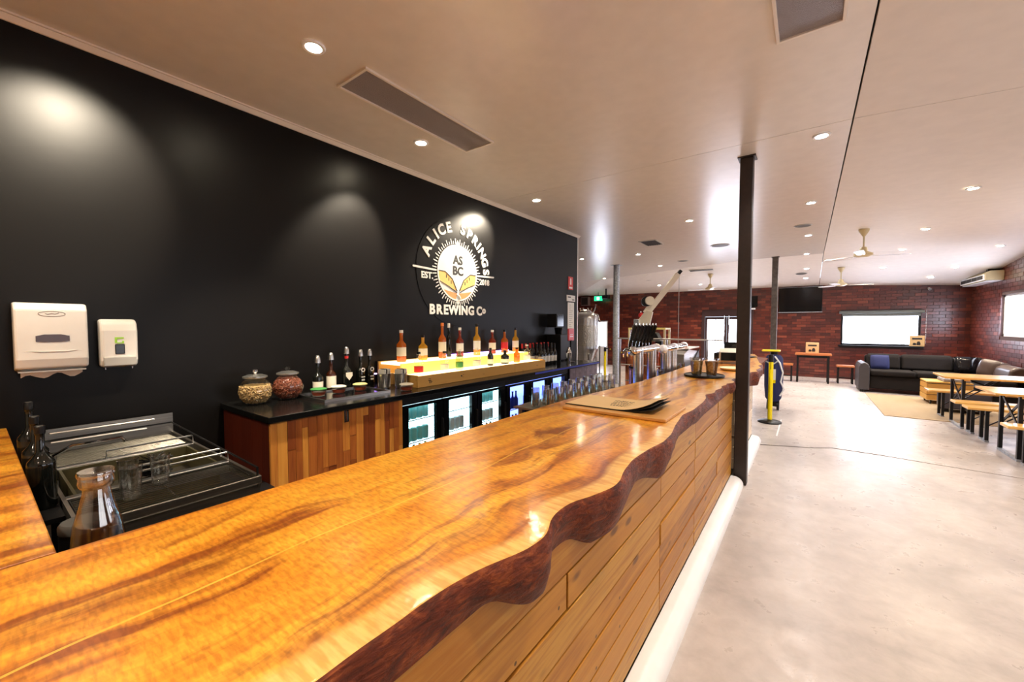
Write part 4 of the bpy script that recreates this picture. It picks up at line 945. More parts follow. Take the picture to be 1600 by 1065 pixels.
for s in (5.20, 5.72, 6.25): obj('end_cap', B().lathe([(0, -.058), (.035, -.05), (.056, -.02), (.056, .02), (.035, .05), (0, .058)], (-1.46, s, 1.30), 16), M_whitep, t, smooth=True)
for s in (5.32, 5.62): obj('column', B().tube([(-1.46, s, .86), (-1.46, s, 1.27)], .062, 18), M_steel, t, smooth=True)
t = thing('copper_drum', 'dark copper drum standing behind the bar below the taps', 'drum', (-1.60, 4.62, .86)); obj('drum', B().lathe([(.075, 0), (.08, .01), (.08, .27), (.07, .28), (0, .285)], n=22), M_copper, t, smooth=True); obj('band', B().lathe([(.082, .24), (.082, .262)], n=22), M_blackm, t)
t = thing('tap_bench', 'steel under-bar bench carrying the taps and glasses', 'bench'); obj('deck', B().box(-1.78, -1.385, 4.1, 7.7, .845, .859), M_steeld, t, bevel=.004); obj('apron', B().box(-1.76, -1.74, 4.1, 7.7, .65, .845), M_steeld, t)
for y in (4.12, 5.9, 7.66): obj('leg', B().box(-1.76, -1.73, y-.02, y+.02, 0, .65), M_steeld, t)
for j in range(6): tumbler('stem_glass', f'clean glass, {ORD[j]} along the bench beyond the copper drum', (-1.44-.035*(j % 2), 5.0+.0+j*.15 if j < 2 else 5.78+(j-2)*.15, .8605), .19, .032, .038, 'glasses on the tap bench', M_tumb)
t = thing('ice_hopper', 'sloping stainless steel hopper behind the bar taps', 'hopper', (-1.62, 6.9, .86))
obj('panel', B().prism([(-.45, .0), (.55, 0), (.55, .30), (-.15, .36), (-.45, .30)], 'x', -.14, .12), M_steel, t, bevel=.004); obj('dark_flap', B().prism([(-.10, .06), (.5, .33), (.5, .12)], 'x', .122, .14), M_blackm, t); obj('lid', B().box(-.15, .13, -.2, .55, .362, .38), M_whitep, t, bevel=.004)

# ------------------------------------------------------------------ brewery corner
def tank(x, y, r, label, s=1.0):
    t = thing('brew_tank', label, 'tank', (x, y, 0))
    obj('shell', B().lathe([(.05, .50), (.06, .52), (r, 1.08), (r, 1.12), (r, 1.74), (r*.95, 1.80), (r*.7, 1.86), (r*.42, 1.88)], n=32), M_steel, t, smooth=True)
    obj('dimple_band', B().lathe([(r+.004, 1.16), (r+.004, 1.60)], n=32), mat('dimpled_steel', (.55, .53, .48), .35, .9, bump=.8, bscale=35), t, smooth=True)
    obj('manway', B().lathe([(r*.42, 1.87), (r*.45, 1.89), (r*.45, 1.91), (r*.3, 1.93), (0, 1.94)], n=24), M_steeld, t, smooth=True)
    for k in range(8):
        a = k*pi/4; obj('clamp', B().tube([(r*.42*math.cos(a), r*.42*math.sin(a), 1.90), (r*.5*math.cos(a), r*.5*math.sin(a), 1.965)], .012, 6), M_chrome, t)
    for s_ in (-1, 1): obj('vent_arm', B().tube([(r*.6*s_, 0, 1.86), (r*.75*s_, 0, 1.92), (r*.9*s_, -.02, 2.03)], .016, 8), M_chrome, t, smooth=True)
    for k in range(4):
        a = pi/4+k*pi/2; obj('leg', B().tube([(r*.9*math.cos(a), r*.9*math.sin(a), 1.0), (r*.95*math.cos(a), r*.95*math.sin(a), .01)], .022, 8), M_steel, t)
    obj('side_pipe', B().tube([(r*.8, -.04, 1.84), (r*1.15, -.05, 1.82), (r*1.3, -.05, 1.7), (r*1.32, -.05, 1.1), (r*1.32, -.05, .6), (r, 0, .55)], .014, 8), M_chrome, t, smooth=True)
    return t
tank(-3.83, 7.87, .265, 'stainless conical brewing tank standing beyond the black wall end'); tank(-4.62, 8.45, .24, 'second brewing tank half hidden by the black wall end')
# galvanised column
t = thing('galvanised_column', 'mottled galvanised steel column beside the brewing tank', 'column', (-4.25, 10.62, 0))
obj('shaft', B().tube([(0, 0, .012), (0, 0, ZC-.012)], .085, 16), M_galv, t, smooth=True); obj('base_plate', B().cb((0, 0, .006), (.3, .3, .012)), M_galv, t); obj('top_plate', B().cb((0, 0, ZC-.006), (.24, .24, .012)), M_galv, t)
# lifting crane
t = thing('lifting_crane', 'cream lifting crane with slanted jib, pulley and hanging cable', 'crane', (0, 0, 0))
M_cr = mat('cream_steel', (.62, .57, .48), .45)
P0 = Vector((-2.72, 7.95, 1.62)); P1 = Vector((-2.10, 8.44, 2.62))
obj('mast', B().box(-2.80, -2.70, 7.9, 8.0, .06, 1.72), M_galv, t, bevel=.006)
obj('base_leg', B().beam((-3.05, 7.65, .04), (-2.2, 8.25, .04), .07, .07), M_galv, t); obj('base_leg', B().beam((-3.05, 8.25, .04), (-2.3, 7.6, .04), .07, .07), M_galv, t)
obj('jib', B().beam(P0, P1, .07, .10), M_cr, t, bevel=.006)
obj('jib_extension', B().beam(P1-(P1-P0)*.12, P1+(P1-P0)*.07, .05, .06), M_blackm, t)
obj('gusset', B().prism([(-2.84, 1.55), (-2.52, 1.50), (-2.44, 1.86), (-2.56, 1.90)], 'y', 7.94, 7.99), M_cr, t, bevel=.004)
obj('winch_wheel', B().tube([(-2.52, 7.98, 2.08), (-2.48, 7.90, 2.08)], .085, 18), M_cr, t, smooth=True); obj('winch_drum', B().tube([(-2.60, 8.03, 2.07), (-2.56, 7.95, 2.07)], .10, 16), M_blackm, t, smooth=True); obj('winch_bracket', B().beam((-2.60, 7.96, 1.85), (-2.46, 8.05, 2.10), .05, .07), M_cr, t)
obj('cable', B().tube([(P1.x+.02, P1.y, P1.z), (P1.x+.02, P1.y, .9)], .006, 6), M_steeld, t); obj('hook', B().tube([(P1.x+.02, P1.y, .9), (P1.x+.05, P1.y, .86), (P1.x+.02, P1.y, .82), (P1.x-.01, P1.y, .85)], .010, 6), M_chrome, t)
# barrier rail in the brewery
t = thing('guard_rail', 'thin steel guard rail in front of the glazed doors', 'rail')
obj('top_rail', B().tube([(-3.55, 9.0, 1.30), (-1.35, 9.0, 1.30)], .016, 8), M_steel, t, smooth=True)
for x in (-3.5, -2.45, -1.65): obj('post', B().tube([(x, 9.0, 0.01), (x, 9.0, 1.29)], .022, 8), M_steel, t)
obj('mid_rail', B().tube([(-3.5, 9.0, .7), (-1.65, 9.0, .7)], .012, 8), M_steel, t)
t = thing('control_box', 'black control box with a yellow button on the guard rail', 'box', (-2.60, 8.93, 1.06)); obj('box', B().box(-.07, .07, -.03, .045, 0, .2), M_blackm, t, bevel=.006); obj('button', B().tube([(0, -.03, .1), (0, -.05, .1)], .022, 12), M_yellow, t)
t = thing('filter_frame', 'yellow framed stand with a dark machine near the crane cable', 'machine', (-3.10, 9.85, 0))
for sx in (-.42, .42):
    for sy in (-.2, .2): obj('leg', B().box(sx-.02, sx+.02, sy-.02, sy+.02, 0, 1.50), M_cream, t)
obj('top_frame', B().box(-.44, .44, -.22, -.18, 1.50, 1.54).box(-.44, .44, .18, .22, 1.50, 1.54).box(-.44, -.40, -.18, .18, 1.50, 1.54).box(.40, .44, -.18, .18, 1.50, 1.54), mat('pale_yellow_steel', (.7, .6, .2), .4), t); obj('shelf', B().box(-.40, .40, -.18, .18, 1.22, 1.24), M_steel, t)
obj('dark_machine', B().prism([(-.30, 1.24), (.30, 1.24), (.20, 1.42), (-.1, 1.44), (-.26, 1.34)], 'y', -.15, .12), M_blackm, t, bevel=.01)
# brown keg row below guard rail
for k in range(3):
    t = thing('copper_keg', f'copper brown keg, {ORD[k]} in the row behind the guard rail', 'keg', (-3.3+k*.38, 9.28, 0), 0, 'kegs behind the guard rail'); obj('drum', B().lathe([(.15, 0), (.16, .02), (.165, .5), (.16, 1.0), (.15, 1.02), (0, 1.02)], n=18), M_copper, t, smooth=True); obj('hoop', B().lathe([(.168, .3), (.168, .33)], n=18), M_steeld, t)
# barrier posts
def barrier(x, y, h, label, s=1.0):
    t = thing('barrier_post', label, 'post', (x, y, 0))
    obj('base', B().lathe([(.17, 0), (.17, .02), (.14, .035), (.04, .05), (0, .052)], n=28), M_blackm, t, smooth=True)
    obj('post', B().lathe([(.034, .05), (.034, h-.12)], n=16), M_yellow, t, smooth=True)
    obj('belt_head', B().lathe([(.036, h-.12), (.036, h-.02), (.03, h), (0, h)], n=16), M_blackm, t, smooth=True)
    obj('slot', B().box(-.004, .004, -.037, -.034, h-.24, h-.12), M_blackm, t); return t
barrier(-.47, 7.82, 1.12, 'yellow barrier post with black base at the end of the bar')
t = barrier(-4.62, 10.75, .98, 'small yellow barrier post beyond the brewing tank')
t = thing('barrier_chain', 'black and yellow plastic chain hanging from the far yellow post', 'chain'); bl = B()
for k in range(16):
    x = -4.52+k*.055; z = .95-.10*math.sin(pi*k/15); obj('link', B().tube([(x-.02, 10.75, z), (x, 10.75, z+.012), (x+.02, 10.75, z), (x, 10.75, z-.012), (x-.02, 10.75, z)], .006, 5), M_yellow if k % 2 else M_blackm, t)
obj('chain_hook', B().box(-4.583, -4.53, 10.74, 10.76, .93, .96), M_blackm, t)
t = thing('work_bag', 'navy padded bag with white straps behind the yellow barrier post', 'bag', (-.50, 9.1, 0))
obj('bag_body', B().lathe([(.09, .16), (.13, .22), (.15, .45), (.155, .75), (.14, .98), (.10, 1.04), (0, 1.06)], n=20), M_navy, t, smooth=True)
obj('yellow_rim', B().box(-.20, .10, -.08, .08, 1.10, 1.135), M_yellow, t, bevel=.02); obj('neck', B().lathe([(.06, 1.04), (.06, 1.10)], n=12), M_blackm, t)
obj('strap', B().tube([(.02, -.14, 1.02), (.10, -.15, .9), (.15, -.13, .72), (.12, -.14, .55), (.17, -.06, .40), (.11, -.12, .28)], .014, 6), M_whitep, t, smooth=True); obj('strap', B().tube([(-.12, -.10, .92), (-.02, -.16, .86), (.08, -.14, .94)], .014, 6), M_galv, t, smooth=True)
obj('tag_card', B().box(-.06, .04, -.165, -.158, .58, .78), M_paper, t); obj('tag_stripe', B().box(-.06, .04, -.168, -.165, .52, .58), M_yellow, t)
for s in (-.08, .08): obj('wheel', B().tube([(s-.02, -.02, .08), (s+.02, -.02, .08)], .08, 14), M_blackm, t, smooth=True)
obj('axle', B().box(-.10, .10, -.04, .04, .06, .17), M_blackm, t)
# floor tape
obj('trim_3', B().box(-.335, -.315, 6.9, 8.15, .0005, .003), M_whitep, kind='structure')

# ------------------------------------------------------------------ far side of the room
t = thing('wall_television', 'large black television high on the brick wall left of the window', 'television', (0, YF-.012, 0)); obj('screen', B().box(-.76, .34, -.07, -.03, 2.02, 2.78), M_blackg, t, bevel=.006); obj('bezel', B().box(-.77, .35, -.066, -.04, 1.995, 2.02).box(-.77, .35, -.066, -.04, 2.78, 2.79), M_galv, t); obj('bracket', B().box(-.3, -.1, -.03, 0, 2.3, 2.5), M_blackm, t)
t = thing('wall_television', 'smaller black television on the brick wall beside the dark post', 'television', (0, YF-.012, 0)); obj('screen', B().box(-1.80, -1.34, -.08, -.03, 2.20, 2.56), M_blackg, t, bevel=.006); obj('bracket', B().box(-1.65, -1.5, -.03, 0, 2.3, 2.45), M_blackm, t)
t = thing('wall_lamp', 'small white wall light over the glazed doors', 'lamp', (-1.52, YF-.012, 2.14)); obj('shade', B().box(-.12, .12, -.10, 0, -.02, .03), M_whitep, t, bevel=.01); obj('mount', B().box(-.03, .03, -.02, 0, .03, .07), M_blackm, t)
t = thing('exit_sign', 'green exit sign hanging from the ceiling near the tank', 'sign', (-6.8, 15.1, 2.58)); obj('box', B().box(-.17, .17, -.02, .02, 0, .19), E_exit, t); obj('figure', B().box(-.05, .05, -.023, -.021, .04, .15), emit('exit_white', (.9, 1, .95), 2), t); obj('hanger', B().box(-.01, .01, -.01, .01, .19, zf(-6.8, 15.1)-2.58+.01), M_blackm, t)
t = thing('wall_cabinet', 'brown box speaker high on the far wall above the tank', 'speaker', (-7.5, YF-.012, 2.42)); obj('box', B().box(-.17, .17, -.2, 0, 0, .35), mat('brown_box', (.16, .10, .09), .5), t, bevel=.008); obj('grille', B().box(-.14, .14, -.205, -.2, .03, .32), M_postb, t)
t = thing('projector', 'small black projector under the ceiling left of the galvanised column', 'projector', (-6.3, 14.7, 2.62)); obj('body', B().box(-.12, .12, -.12, .12, 0, .14), M_blackm, t, bevel=.01); obj('mount', B().box(-.02, .02, -.02, .02, .14, zf(-6.3, 14.7)-2.62+.01), M_blackm, t)
t = thing('wall_bell', 'small red bell on the far brick wall', 'bell', (-5.2, YF-.012, 2.0)); obj('dome', B().tube([(0, 0, 0), (0, -.03, 0), (0, -.06, 0)], [.10, .09, .04], 16), M_red, t, smooth=True); obj('striker', B().box(-.02, .02, -.04, 0, .09, .14), M_whitep, t)
# small bar table, stools, signs
t = thing('small_table', 'small timber topped table against the far brick wall', 'table', (.13, 14.15, 0)); obj('tabletop', B().box(-.40, .42, -.28, .28, .765, .815), M_table, t, bevel=.006)
for sx in (-.36, .33):
    for sy in (-.23, .20): obj('leg', B().box(sx-.0, sx+.045, sy, sy+.045, 0, .765), M_blackm, t)
obj('apron', B().box(-.36, .37, -.2, .2, .70, .765), M_blackm, t)
def stool(x, y, label):
    t = thing('low_stool', label, 'stool', (x, y, 0)); obj('seat', B().box(-.19, .19, -.17, .17, .455, .50), M_table, t, bevel=.006)
    for sx in (-.17, .135):
        for sy in (-.15, .115): obj('leg', B().box(sx, sx+.035, sy, sy+.035, 0, .455), M_blackm, t)
    obj('stretcher', B().box(-.15, .15, -.145, -.125, .15, .18), M_blackm, t)
stool(-.50, 14.1, 'low square stool left of the small table by the brick wall'); stool(.86, 14.35, 'low square stool right of the small table by the brick wall')
def standsign(x, y, z, label):
    t = thing('table_sign', label, 'sign', (x, y, z)); obj('card', B().box(-.15, .15, -.012, .012, .0, .30), M_kraft, t, bevel=.01)
    obj('picture', B().box(-.10, .10, -.014, -.012, .19, .235).lathe([(.035, .0), (.04, .05), (.02, .10)], (.03, -.014, .04), 8, 1, .1).lathe([(.03, .0), (.035, .03), (.02, .06)], (-.05, -.014, .04), 8, 1, .1), M_ink, t)
standsign(.12, 14.2, .816, 'tan picture card standing on the small table'); standsign(2.42, 15.42, 1.021, 'tan picture card standing on the window sill behind the sofa')
# sofa
rug = obj('floor_rug', B().box(1.13, 3.3, 9.6, 12.55, .001, .009), M_rug); tag(rug, 'flat tan rug in front of the dark sofa', 'rug')
t = thing('corner_sofa', 'long dark brown corner sofa under the far window', 'sofa', (0, 0, 0))
obj('base', B().box(1.22, 3.36, 12.80, 13.72, .09, .40).box(2.62, 3.36, 11.6, 12.80, .09, .40), M_char, t, bevel=.03, seg=3)
arm = B().prism([(1.02, .06), (1.22, .06), (1.22, .60), (1.19, .68), (1.12, .71), (1.05, .68), (1.02, .60)], 'y', 12.72, 13.68); obj('arm', arm, mat('grey_brown_arm', (.04, .035, .04), .5), t, bevel=.02, seg=3)
for (a, c) in ((1.23, 2.02), (2.03, 2.80)): obj('seat_cushion', B().box(a, c, 12.74, 13.42, .405, .53), M_char, t, bevel=.045, seg=4)
obj('seat_cushion', B().box(2.82, 3.2, 11.62, 13.42, .405, .53), M_char, t, bevel=.045, seg=4)
for (a, c) in ((1.23, 1.84), (1.86, 2.72)): obj('back_cushion', B().prism([(13.40, .54), (13.66, .50), (13.70, .86), (13.56, .90), (13.48, .84)], 'x', a, c), M_char, t, bevel=.05, seg=4)
obj('back_cushion', B().prism([(13.40, .54), (13.66, .50), (13.70, .84), (13.56, .88), (13.48, .84)], 'x', 2.74, 3.20), M_char, t, bevel=.05, seg=4)
obj('back_cushion', B().prism([(3.06, .54), (3.34, .50), (3.36, .80), (3.22, .85), (3.10, .78)], 'y', 12.5, 13.1), M_sat, t, bevel=.05, seg=4); obj('back_cushion', B().prism([(3.06, .54), (3.34, .50), (3.36, .76), (3.22, .82), (3.10, .75)], 'y', 11.65, 12.46), M_sat, t, bevel=.05, seg=4)
obj('back_frame', B().box(1.2, 3.36, 13.70, 13.80, .09, .84), M_char, t, bevel=.03)
for (x, y) in ((1.08, 12.8), (1.08, 13.6), (3.2, 13.6), (2.7, 11.7), (3.25, 11.7)): obj('foot', B().box(x-.03, x+.03, y-.03, y+.03, 0, .09), M_blackm, t)
def cushion(x, y, z, w_, m, label, rot):
    n = 10; bl = B(); vs = []; 
    for s in (1, -1):
        for i in range(n+1):
            for j in range(n+1):
                u, v = i/n*2-1, j/n*2-1; k = (1-u**4)*(1-v**4); vs.append((u*w_/2*(1-.06*v*v), s*.075*k**.6 if k > 0 else 0, v*w_/2*(1-.06*u*u)))
    o = (n+1)**2; fs = []
    for i in range(n):
        for j in range(n):
            a = i*(n+1)+j; fs.append((a, a+1, a+n+2, a+n+1)); fs.append((o+a, o+a+n+1, o+a+n+2, o+a+1))
    bl.add(vs, fs); ob = obj('throw_cushion', bl, m, smooth=True); ob.location = (x, y, z); ob.rotation_euler = rot; tag(ob, label, 'cushion'); return ob
cushion(1.45, 13.30, .70, .36, M_navy, 'navy throw cushion at the left arm of the sofa', (-.25, 0, .1)); cushion(2.88, 13.27, .71, .38, M_blackg, 'shiny black throw cushion on the right of the sofa', (-.25, 0, -.1)); cushion(3.05, 12.60, .70, .38, M_sat, 'brown satin throw cushion in the corner of the sofa', (-.2, .1, -1.0))
# crate table, grey seat pad, ottoman
t = thing('crate_table', 'low timber crate table on castors in front of the sofa', 'table', (2.0, 11.55, .009))
for k in range(3): obj('side_slat', B().box(0, .62, 0, .02, .08+k*.115, .18+k*.115), M_ply, t); obj('end_slat', B().box(-.02, 0, 0, .6, .08+k*.115, .18+k*.115), M_ply, t)
obj('top', B().box(-.02, .62, 0, .62, .43, .455), M_ply, t); obj('bottom', B().box(0, .62, .02, .6, .08, .095), M_ply, t)
for (x, y) in ((.05, .05), (.05, .55), (.55, .05), (.55, .55)): obj('castor', B().tube([(x-.012, y, .035), (x+.012, y, .035)], .035, 12), M_blackm, t); 
o = tag(obj('seat_pad', B().box(2.22, 2.60, 11.6, 12.1, .4645, .53), M_greyf, bevel=.02, seg=3), 'flat grey pad lying on the timber crate table', 'cushion')
t = thing('ottoman', 'blue grey ottoman standing between the crate table and benches', 'ottoman', (2.04, 10.62, .009)); obj('body', B().box(0, .6, 0, .46, .06, .36), mat('blue_grey_leather', (.07, .07, .10), .4), t, bevel=.02, seg=3)
for (x, y) in ((.05, .05), (.05, .4), (.55, .05), (.55, .4)): obj('foot', B().box(x-.025, x+.025, y-.025, y+.025, 0, .06), M_blackm, t)

# beer tables and benches
TL = 1.56
def table(x, y0, y1, z, label):
    t = thing('beer_table', label, 'table', (x, y0, 0)); W = y1-y0
    for k in range(3):
        a = W*k/3; obj('plank', B().box(0, TL, a+.002, a+W/3-.002, z-.028, z), M_bench, t, bevel=.004)
    for xx in (.10, .16, TL-.22): obj('batten', B().box(xx+.06, xx+.12, .05, W-.05, z-.055, z-.029), M_bench, t) if xx != .10 else None
    for xx in (.22, TL-.22):
        for yy in (.06, W-.10): obj('leg', B().box(xx-.018, xx+.018, yy, yy+.04, .03, z-.03), M_blackm, t)
        obj('foot_bar', B().box(xx-.02, xx+.02, .06, W-.06, 0, .03), M_galv if xx < 1 else M_blackm, t)
        obj('cross_brace', B().beam((xx, .09, z-.42), (xx, W-.09, z-.08), .012, .03), M_blackm, t); obj('cross_brace', B().beam((xx+.014, W-.09, z-.42), (xx+.014, .09, z-.08), .012, .03), M_blackm, t)
        s = 1 if xx < 1 else -1
        obj('folding_stay', B().tube([(xx, W/2-.1, z-.40), (xx+s*.42, W/2-.1, z-.05)], .009, 6), M_blackm, t); obj('folding_stay', B().tube([(xx, W/2+.1, z-.40), (xx+s*.42, W/2+.1, z-.05)], .009, 6), M_blackm, t)
    return t
table(1.74, 9.02, 9.77, .80, 'timber beer table with black folding legs nearer the sofa'); table(1.81, 7.20, 7.93, .80, 'timber beer table with black folding legs nearest the camera')
def bench(x, y0, y1, z, label):
    t = thing('beer_bench', label, 'bench', (x, y0, 0)); W = y1-y0
    obj('seat', B().box(0, TL, 0, W, z-.035, z), M_bench, t, bevel=.008)
    for xx in (.19, TL-.2):
        for yy in (.02, W-.055): obj('leg', B().box(xx-.018, xx+.018, yy, yy+.035, .025, z-.036), M_blackm, t)
        obj('foot_bar', B().box(xx-.02, xx+.02, .01, W-.01, 0, .025), M_galv if xx < 1 else M_blackm, t)
        obj('brace', B().tube([(xx, W/2, .18), (xx+(.3 if xx < 1 else -.3), W/2, z-.045)], .008, 6), M_blackm, t)
    return t
bench(1.74, 10.02, 10.34, .465, 'timber beer bench on the sofa side of the rear table'); bench(1.80, 8.72, 8.98, .465, 'timber beer bench on the camera side of the rear table')
bench(1.82, 8.22, 8.50, .465, 'timber beer bench between the two tables, by the near table'); bench(1.85, 6.95, 7.19, .465, 'timber beer bench nearest the camera')

# ------------------------------------------------------------------ ceiling fittings
def fan(x, y, z, rot, label):
    t = thing('ceiling_fan', label, 'fan', (x, y, z), rot)
    obj('canopy', B().lathe([(.0, -.12), (.018, -.12), (.07, -.03), (.075, -.001), (0, 0)], n=18), M_cream, t, smooth=True)
    obj('down_rod', B().tube([(0, 0, -.33), (0, 0, -.12)], .013, 8), M_cream, t)
    obj('motor', B().lathe([(0, -.47), (.07, -.465), (.125, -.44), (.13, -.41), (.06, -.37), (.045, -.30), (.02, -.29)], n=22), M_cream, t, smooth=True)
    for k in range(3):
        a = k*2*pi/3; c, s = math.cos(a), math.sin(a)
        def T(p): return (p[0]*c-p[1]*s, p[0]*s+p[1]*c, p[2])
        P = [(.14, -.035, -.452), (.25, -.06, -.456), (.60, -.065, -.45), (.64, -.03, -.446), (.64, .03, -.440), (.60, .06, -.436), (.25, .05, -.44), (.14, .035, -.444)]
        vs = [T(p) for p in P]+[T((p[0], p[1], p[2]+.008)) for p in P]; n = len(P)
        obj('blade', B().add(vs, [tuple(range(n))[::-1], tuple(range(n, 2*n))]+[(i, (i+1) % n, n+(i+1) % n, n+i) for i in range(n)]), M_whitep, t)
        obj('blade_arm', B().beam(T((.09, 0, -.435)), T((.2, 0, -.448)), .03, .008), M_cream, t)
fan(.73, 9.03, zr(.73)-.001, .35, 'cream ceiling fan nearest the camera, left of the benches'); fan(.65, 13.15, zf(.65, 13.15)-.004, .2, 'cream ceiling fan farther back in front of the brick wall'); fan(-2.36, 13.15, zf(-2.36, 13.15)-.004, .9, 'cream ceiling fan above the glazed doors')
lens_w = None
rows = [('above the back bar', [(-2.39, .46), (-2.387, 1.27), (-2.839, 2.482), (-2.907, 4.494)], 'b'), ('above the aisle beside the bar', [(.06, 4.448), (-.003, 6.765), (-.029, 9.166), (-.06, 11.5), (-.061, 13.091), (-.076, 14.298)], 'c'),
        ('over the middle of the bar room', [(-1.534, 6.782), (-1.471, 14.303)], 'w'), ('above the brewing tanks', [(-3.205, 9.292), (-3.31, 11.4), (-4.54, 9.089), (-3.086, 13.19), (-2.901, 14.473), (-4.213, 14.417), (-5.77, 13.3), (-7.336, 14.706)], 'w'),
        ('above the beer tables', [(1.49, 6.876), (1.514, 9.304), (1.543, 11.5), (1.442, 13.222)], 'w'), ('nearest the right brick wall', [(2.869, 11.5), (2.67, 13.322), (2.471, 14.41)], 'w'),
        ('behind the camera', [(.06, 1.4), (.06, -1.2), (-2.387, -.4), (2.0, 2.0), (2.0, 4.5), (-1.3, -1.3)], 'w')]
ringme = B().lathe([(.045, -.012), (.062, -.012), (.066, -.004), (.066, .0), (.045, 0)], n=20, cap=False).mesh('ring'); ringme.materials.append(M_whitep)
lw = B().lathe([(0, -.006), (.046, -.006), (.046, -.002), (0, -.002)], n=20).mesh('lens'); lw.materials.append(E_lamp)
lc = lw.copy(); lc.materials.clear(); lc.materials.append(E_lampc)
ld = {}
for k, col in (('w', (1, .82, .60)), ('c', (1, .93, .85)), ('b', (1, .86, .66))):
    l = bpy.data.lights.new('downlight_'+k, 'SPOT'); l.energy = LAMP_W*{'w': 1, 'c': 1.1, 'b': 3.3}[k]*4; l.color = col; l.spot_size = math.radians(50 if k == 'b' else 118); l.spot_blend = .6 if k == 'b' else .55; l.shadow_soft_size = .04; ld[k] = l
for rname, pts, tone in rows:
    for k, (x, y) in enumerate(pts):
        z = (zf(x, y) if y > foldy(x) else (ZC if x < RX else zr(x)))-.001
        t = thing('downlight', f'round recessed downlight, {ORD[k]} in the row {rname}', 'downlight', (x, y, z), 0, 'recessed ceiling downlights')
        if y > foldy(x): t.rotation_euler = (-math.atan(KF if x > -1.2 else (ZC-2.81)/(YF+.1-foldy(x))), 0, 0)
        link('trim_ring', ringme, t); link('lens', lc if tone == 'c' else lw, t)
        lo = bpy.data.objects.new('downlight_beam', ld[tone]); C.objects.link(lo); lo.parent = t; lo.location = (0, 0, -.02)
        if tone == 'b': lo.rotation_euler = Vector(((-1.07, -.12, -.75), (-.5, 0, -1.6), (-.62, -.37, -.95), (-.55, -.62, -.62))[k]).to_track_quat('-Z', 'Y').to_euler()
def troffer(x0, x1, y0, y1, label):
    t = thing('troffer_light', label, 'light fitting', (0, 0, ZC))
    obj('frame', B().box(x0, x0+.018, y0, y1, -.016, 0).box(x1-.018, x1, y0, y1, -.016, 0).box(x0+.018, x1-.018, y0, y0+.018, -.016, 0).box(x0+.018, x1-.018, y1-.018, y1, -.016, 0), M_ceil2, t, bevel=.002)
    obj('diffuser', B().box(x0+.018, x1-.018, y0+.018, y1-.018, -.006, -.001), mat('grey_prismatic_diffuser', (.30, .26, .255), .35, bump=.9, bscale=260), t)
troffer(-2.64, -2.30, 1.56, 2.86, 'long unlit grey light panel in the ceiling over the back bar'); troffer(-.185, .13, 1.56, 2.85, 'unlit grey light panel in the ceiling at the top edge above the aisle')
def rspk(x, y, z, r, label, tilt=0):
    t = thing('ceiling_speaker', label, 'speaker', (x, y, z)); t.rotation_euler = (-tilt, 0, 0); obj('rim', B().lathe([(r*.93, -.010), (r, -.012), (r*1.05, 0), (r*.9, -.001)], n=28, cap=False), M_grey, t, smooth=True); obj('grille', B().lathe([(0, -.008), (r*.95, -.008), (r*.95, -.002), (0, -.002)], n=28), mat('dark_grille', (.10, .095, .09), .6), t)
rspk(-1.49, 9.25, ZC-.001, .17, 'largest round grey ceiling speaker left of the dark post'); rspk(-.10, 8.24, ZC-.001, .12, 'round ceiling speaker beside the aisle downlights')
rspk(-2.6, 10.9, ZC-.001, .12, 'round ceiling speaker near the crane tip'); rspk(-4.353, 13.8, zf(-4.353, 13.8)-.003, .13, 'round ceiling speaker on the sloping ceiling beyond the crane', math.atan(KF)); rspk(-.175, 13.67, zf(-.175, 13.67)-.003, .13, 'round ceiling speaker on the sloping ceiling near the television', math.atan(KF))
t = thing('ceiling_vent', 'dark slatted square vent in the ceiling before the dark post', 'vent', (-2.55, 8.16, ZC)); obj('frame', B().box(-.17, .17, -.27, -.25, -.012, 0).box(-.17, .17, .25, .27, -.012, 0).box(-.17, -.15, -.25, .25, -.012, 0).box(.15, .17, -.25, .25, -.012, 0), M_grey, t); obj('backing', B().box(-.15, .15, -.25, .25, -.003, -.001), M_blackm, t)
for k in range(7): obj('slat', B().box(-.14+k*.045, -.12+k*.045, -.25, .25, -.010, -.004), M_blackm, t)
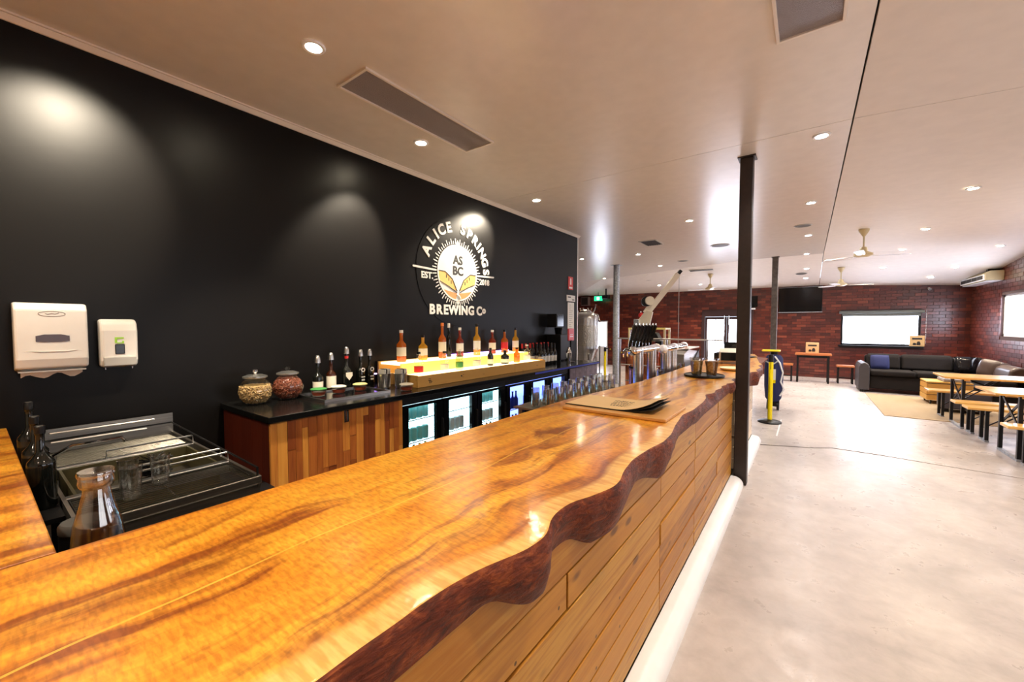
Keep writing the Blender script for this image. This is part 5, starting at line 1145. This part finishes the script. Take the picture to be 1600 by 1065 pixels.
t = thing('ceiling_vent', 'thin black vent slot by the fan above the glazed doors', 'vent', (-2.5, 12.6, zf(-2.5, 12.6)+.012)); t.rotation_euler = (-math.atan(KF), 0, 0); obj('slot', B().box(-.3, .3, -.06, .06, -.03, -.018), M_blackm, t); obj('frame', B().box(-.32, .32, -.08, -.06, -.032, -.016).box(-.32, .32, .06, .08, -.032, -.016), M_grey, t)
# air conditioner
t = thing('air_conditioner', 'cream under-ceiling air conditioner above the right window', 'air conditioner', (0, 0, 0))
obj('body', B().prism([(3.13, 2.60), (3.40, 2.585), (3.408, 2.60), (3.408, 2.80), (3.20, 2.80), (3.13, 2.74)], 'y', 13.35, 15.1), mat('cream_plastic', (.55, .47, .28), .4), t, bevel=.01)
obj('grille_frame', B().box(3.112, 3.130, 13.38, 15.07, 2.60, 2.73), M_whitep, t, bevel=.004)
for k in range(4): obj('louvre', B().box(3.106, 3.113, 13.44+k*.4, 13.80+k*.4, 2.625, 2.705), M_blackm, t)
obj('underside', B().box(3.15, 3.39, 13.37, 15.08, 2.575, 2.585), M_whitep, t); obj('bracket', B().box(3.22, 3.40, 13.6, 13.7, 2.80, 2.88).box(3.22, 3.40, 14.7, 14.8, 2.80, 2.86), M_blackm, t)
t = thing('wall_camera', 'tiny white security camera under the ceiling at the far wall', 'camera', (2.62, YF-.012, 2.60)); obj('housing', B().tube([(0, 0, 0), (0, -.12, -.03)], .03, 10), M_whitep, t, smooth=True); obj('lens', B().tube([(0, -.12, -.03), (0, -.13, -.033)], .02, 10), M_blackm, t)

# violet strip glowing on the wall behind the lit crate
for (y0, y1, lb) in ((2.32, 2.41, 'violet light tube behind the near end of the lit crate'), (3.3, 4.6, 'violet light tube behind the rear row of bottles')):
    t = thing('light_tube', lb, 'lamp', (-3.445, 0, 1.245 if y0 > 3 else 1.12)); obj('tube', B().tube([(0, y0, 0), (0, y1, 0)], .006, 8), E_purple, t); obj('clip', B().box(-.012, .006, y0-.01, y0, -.01, .01), M_blackm, t)
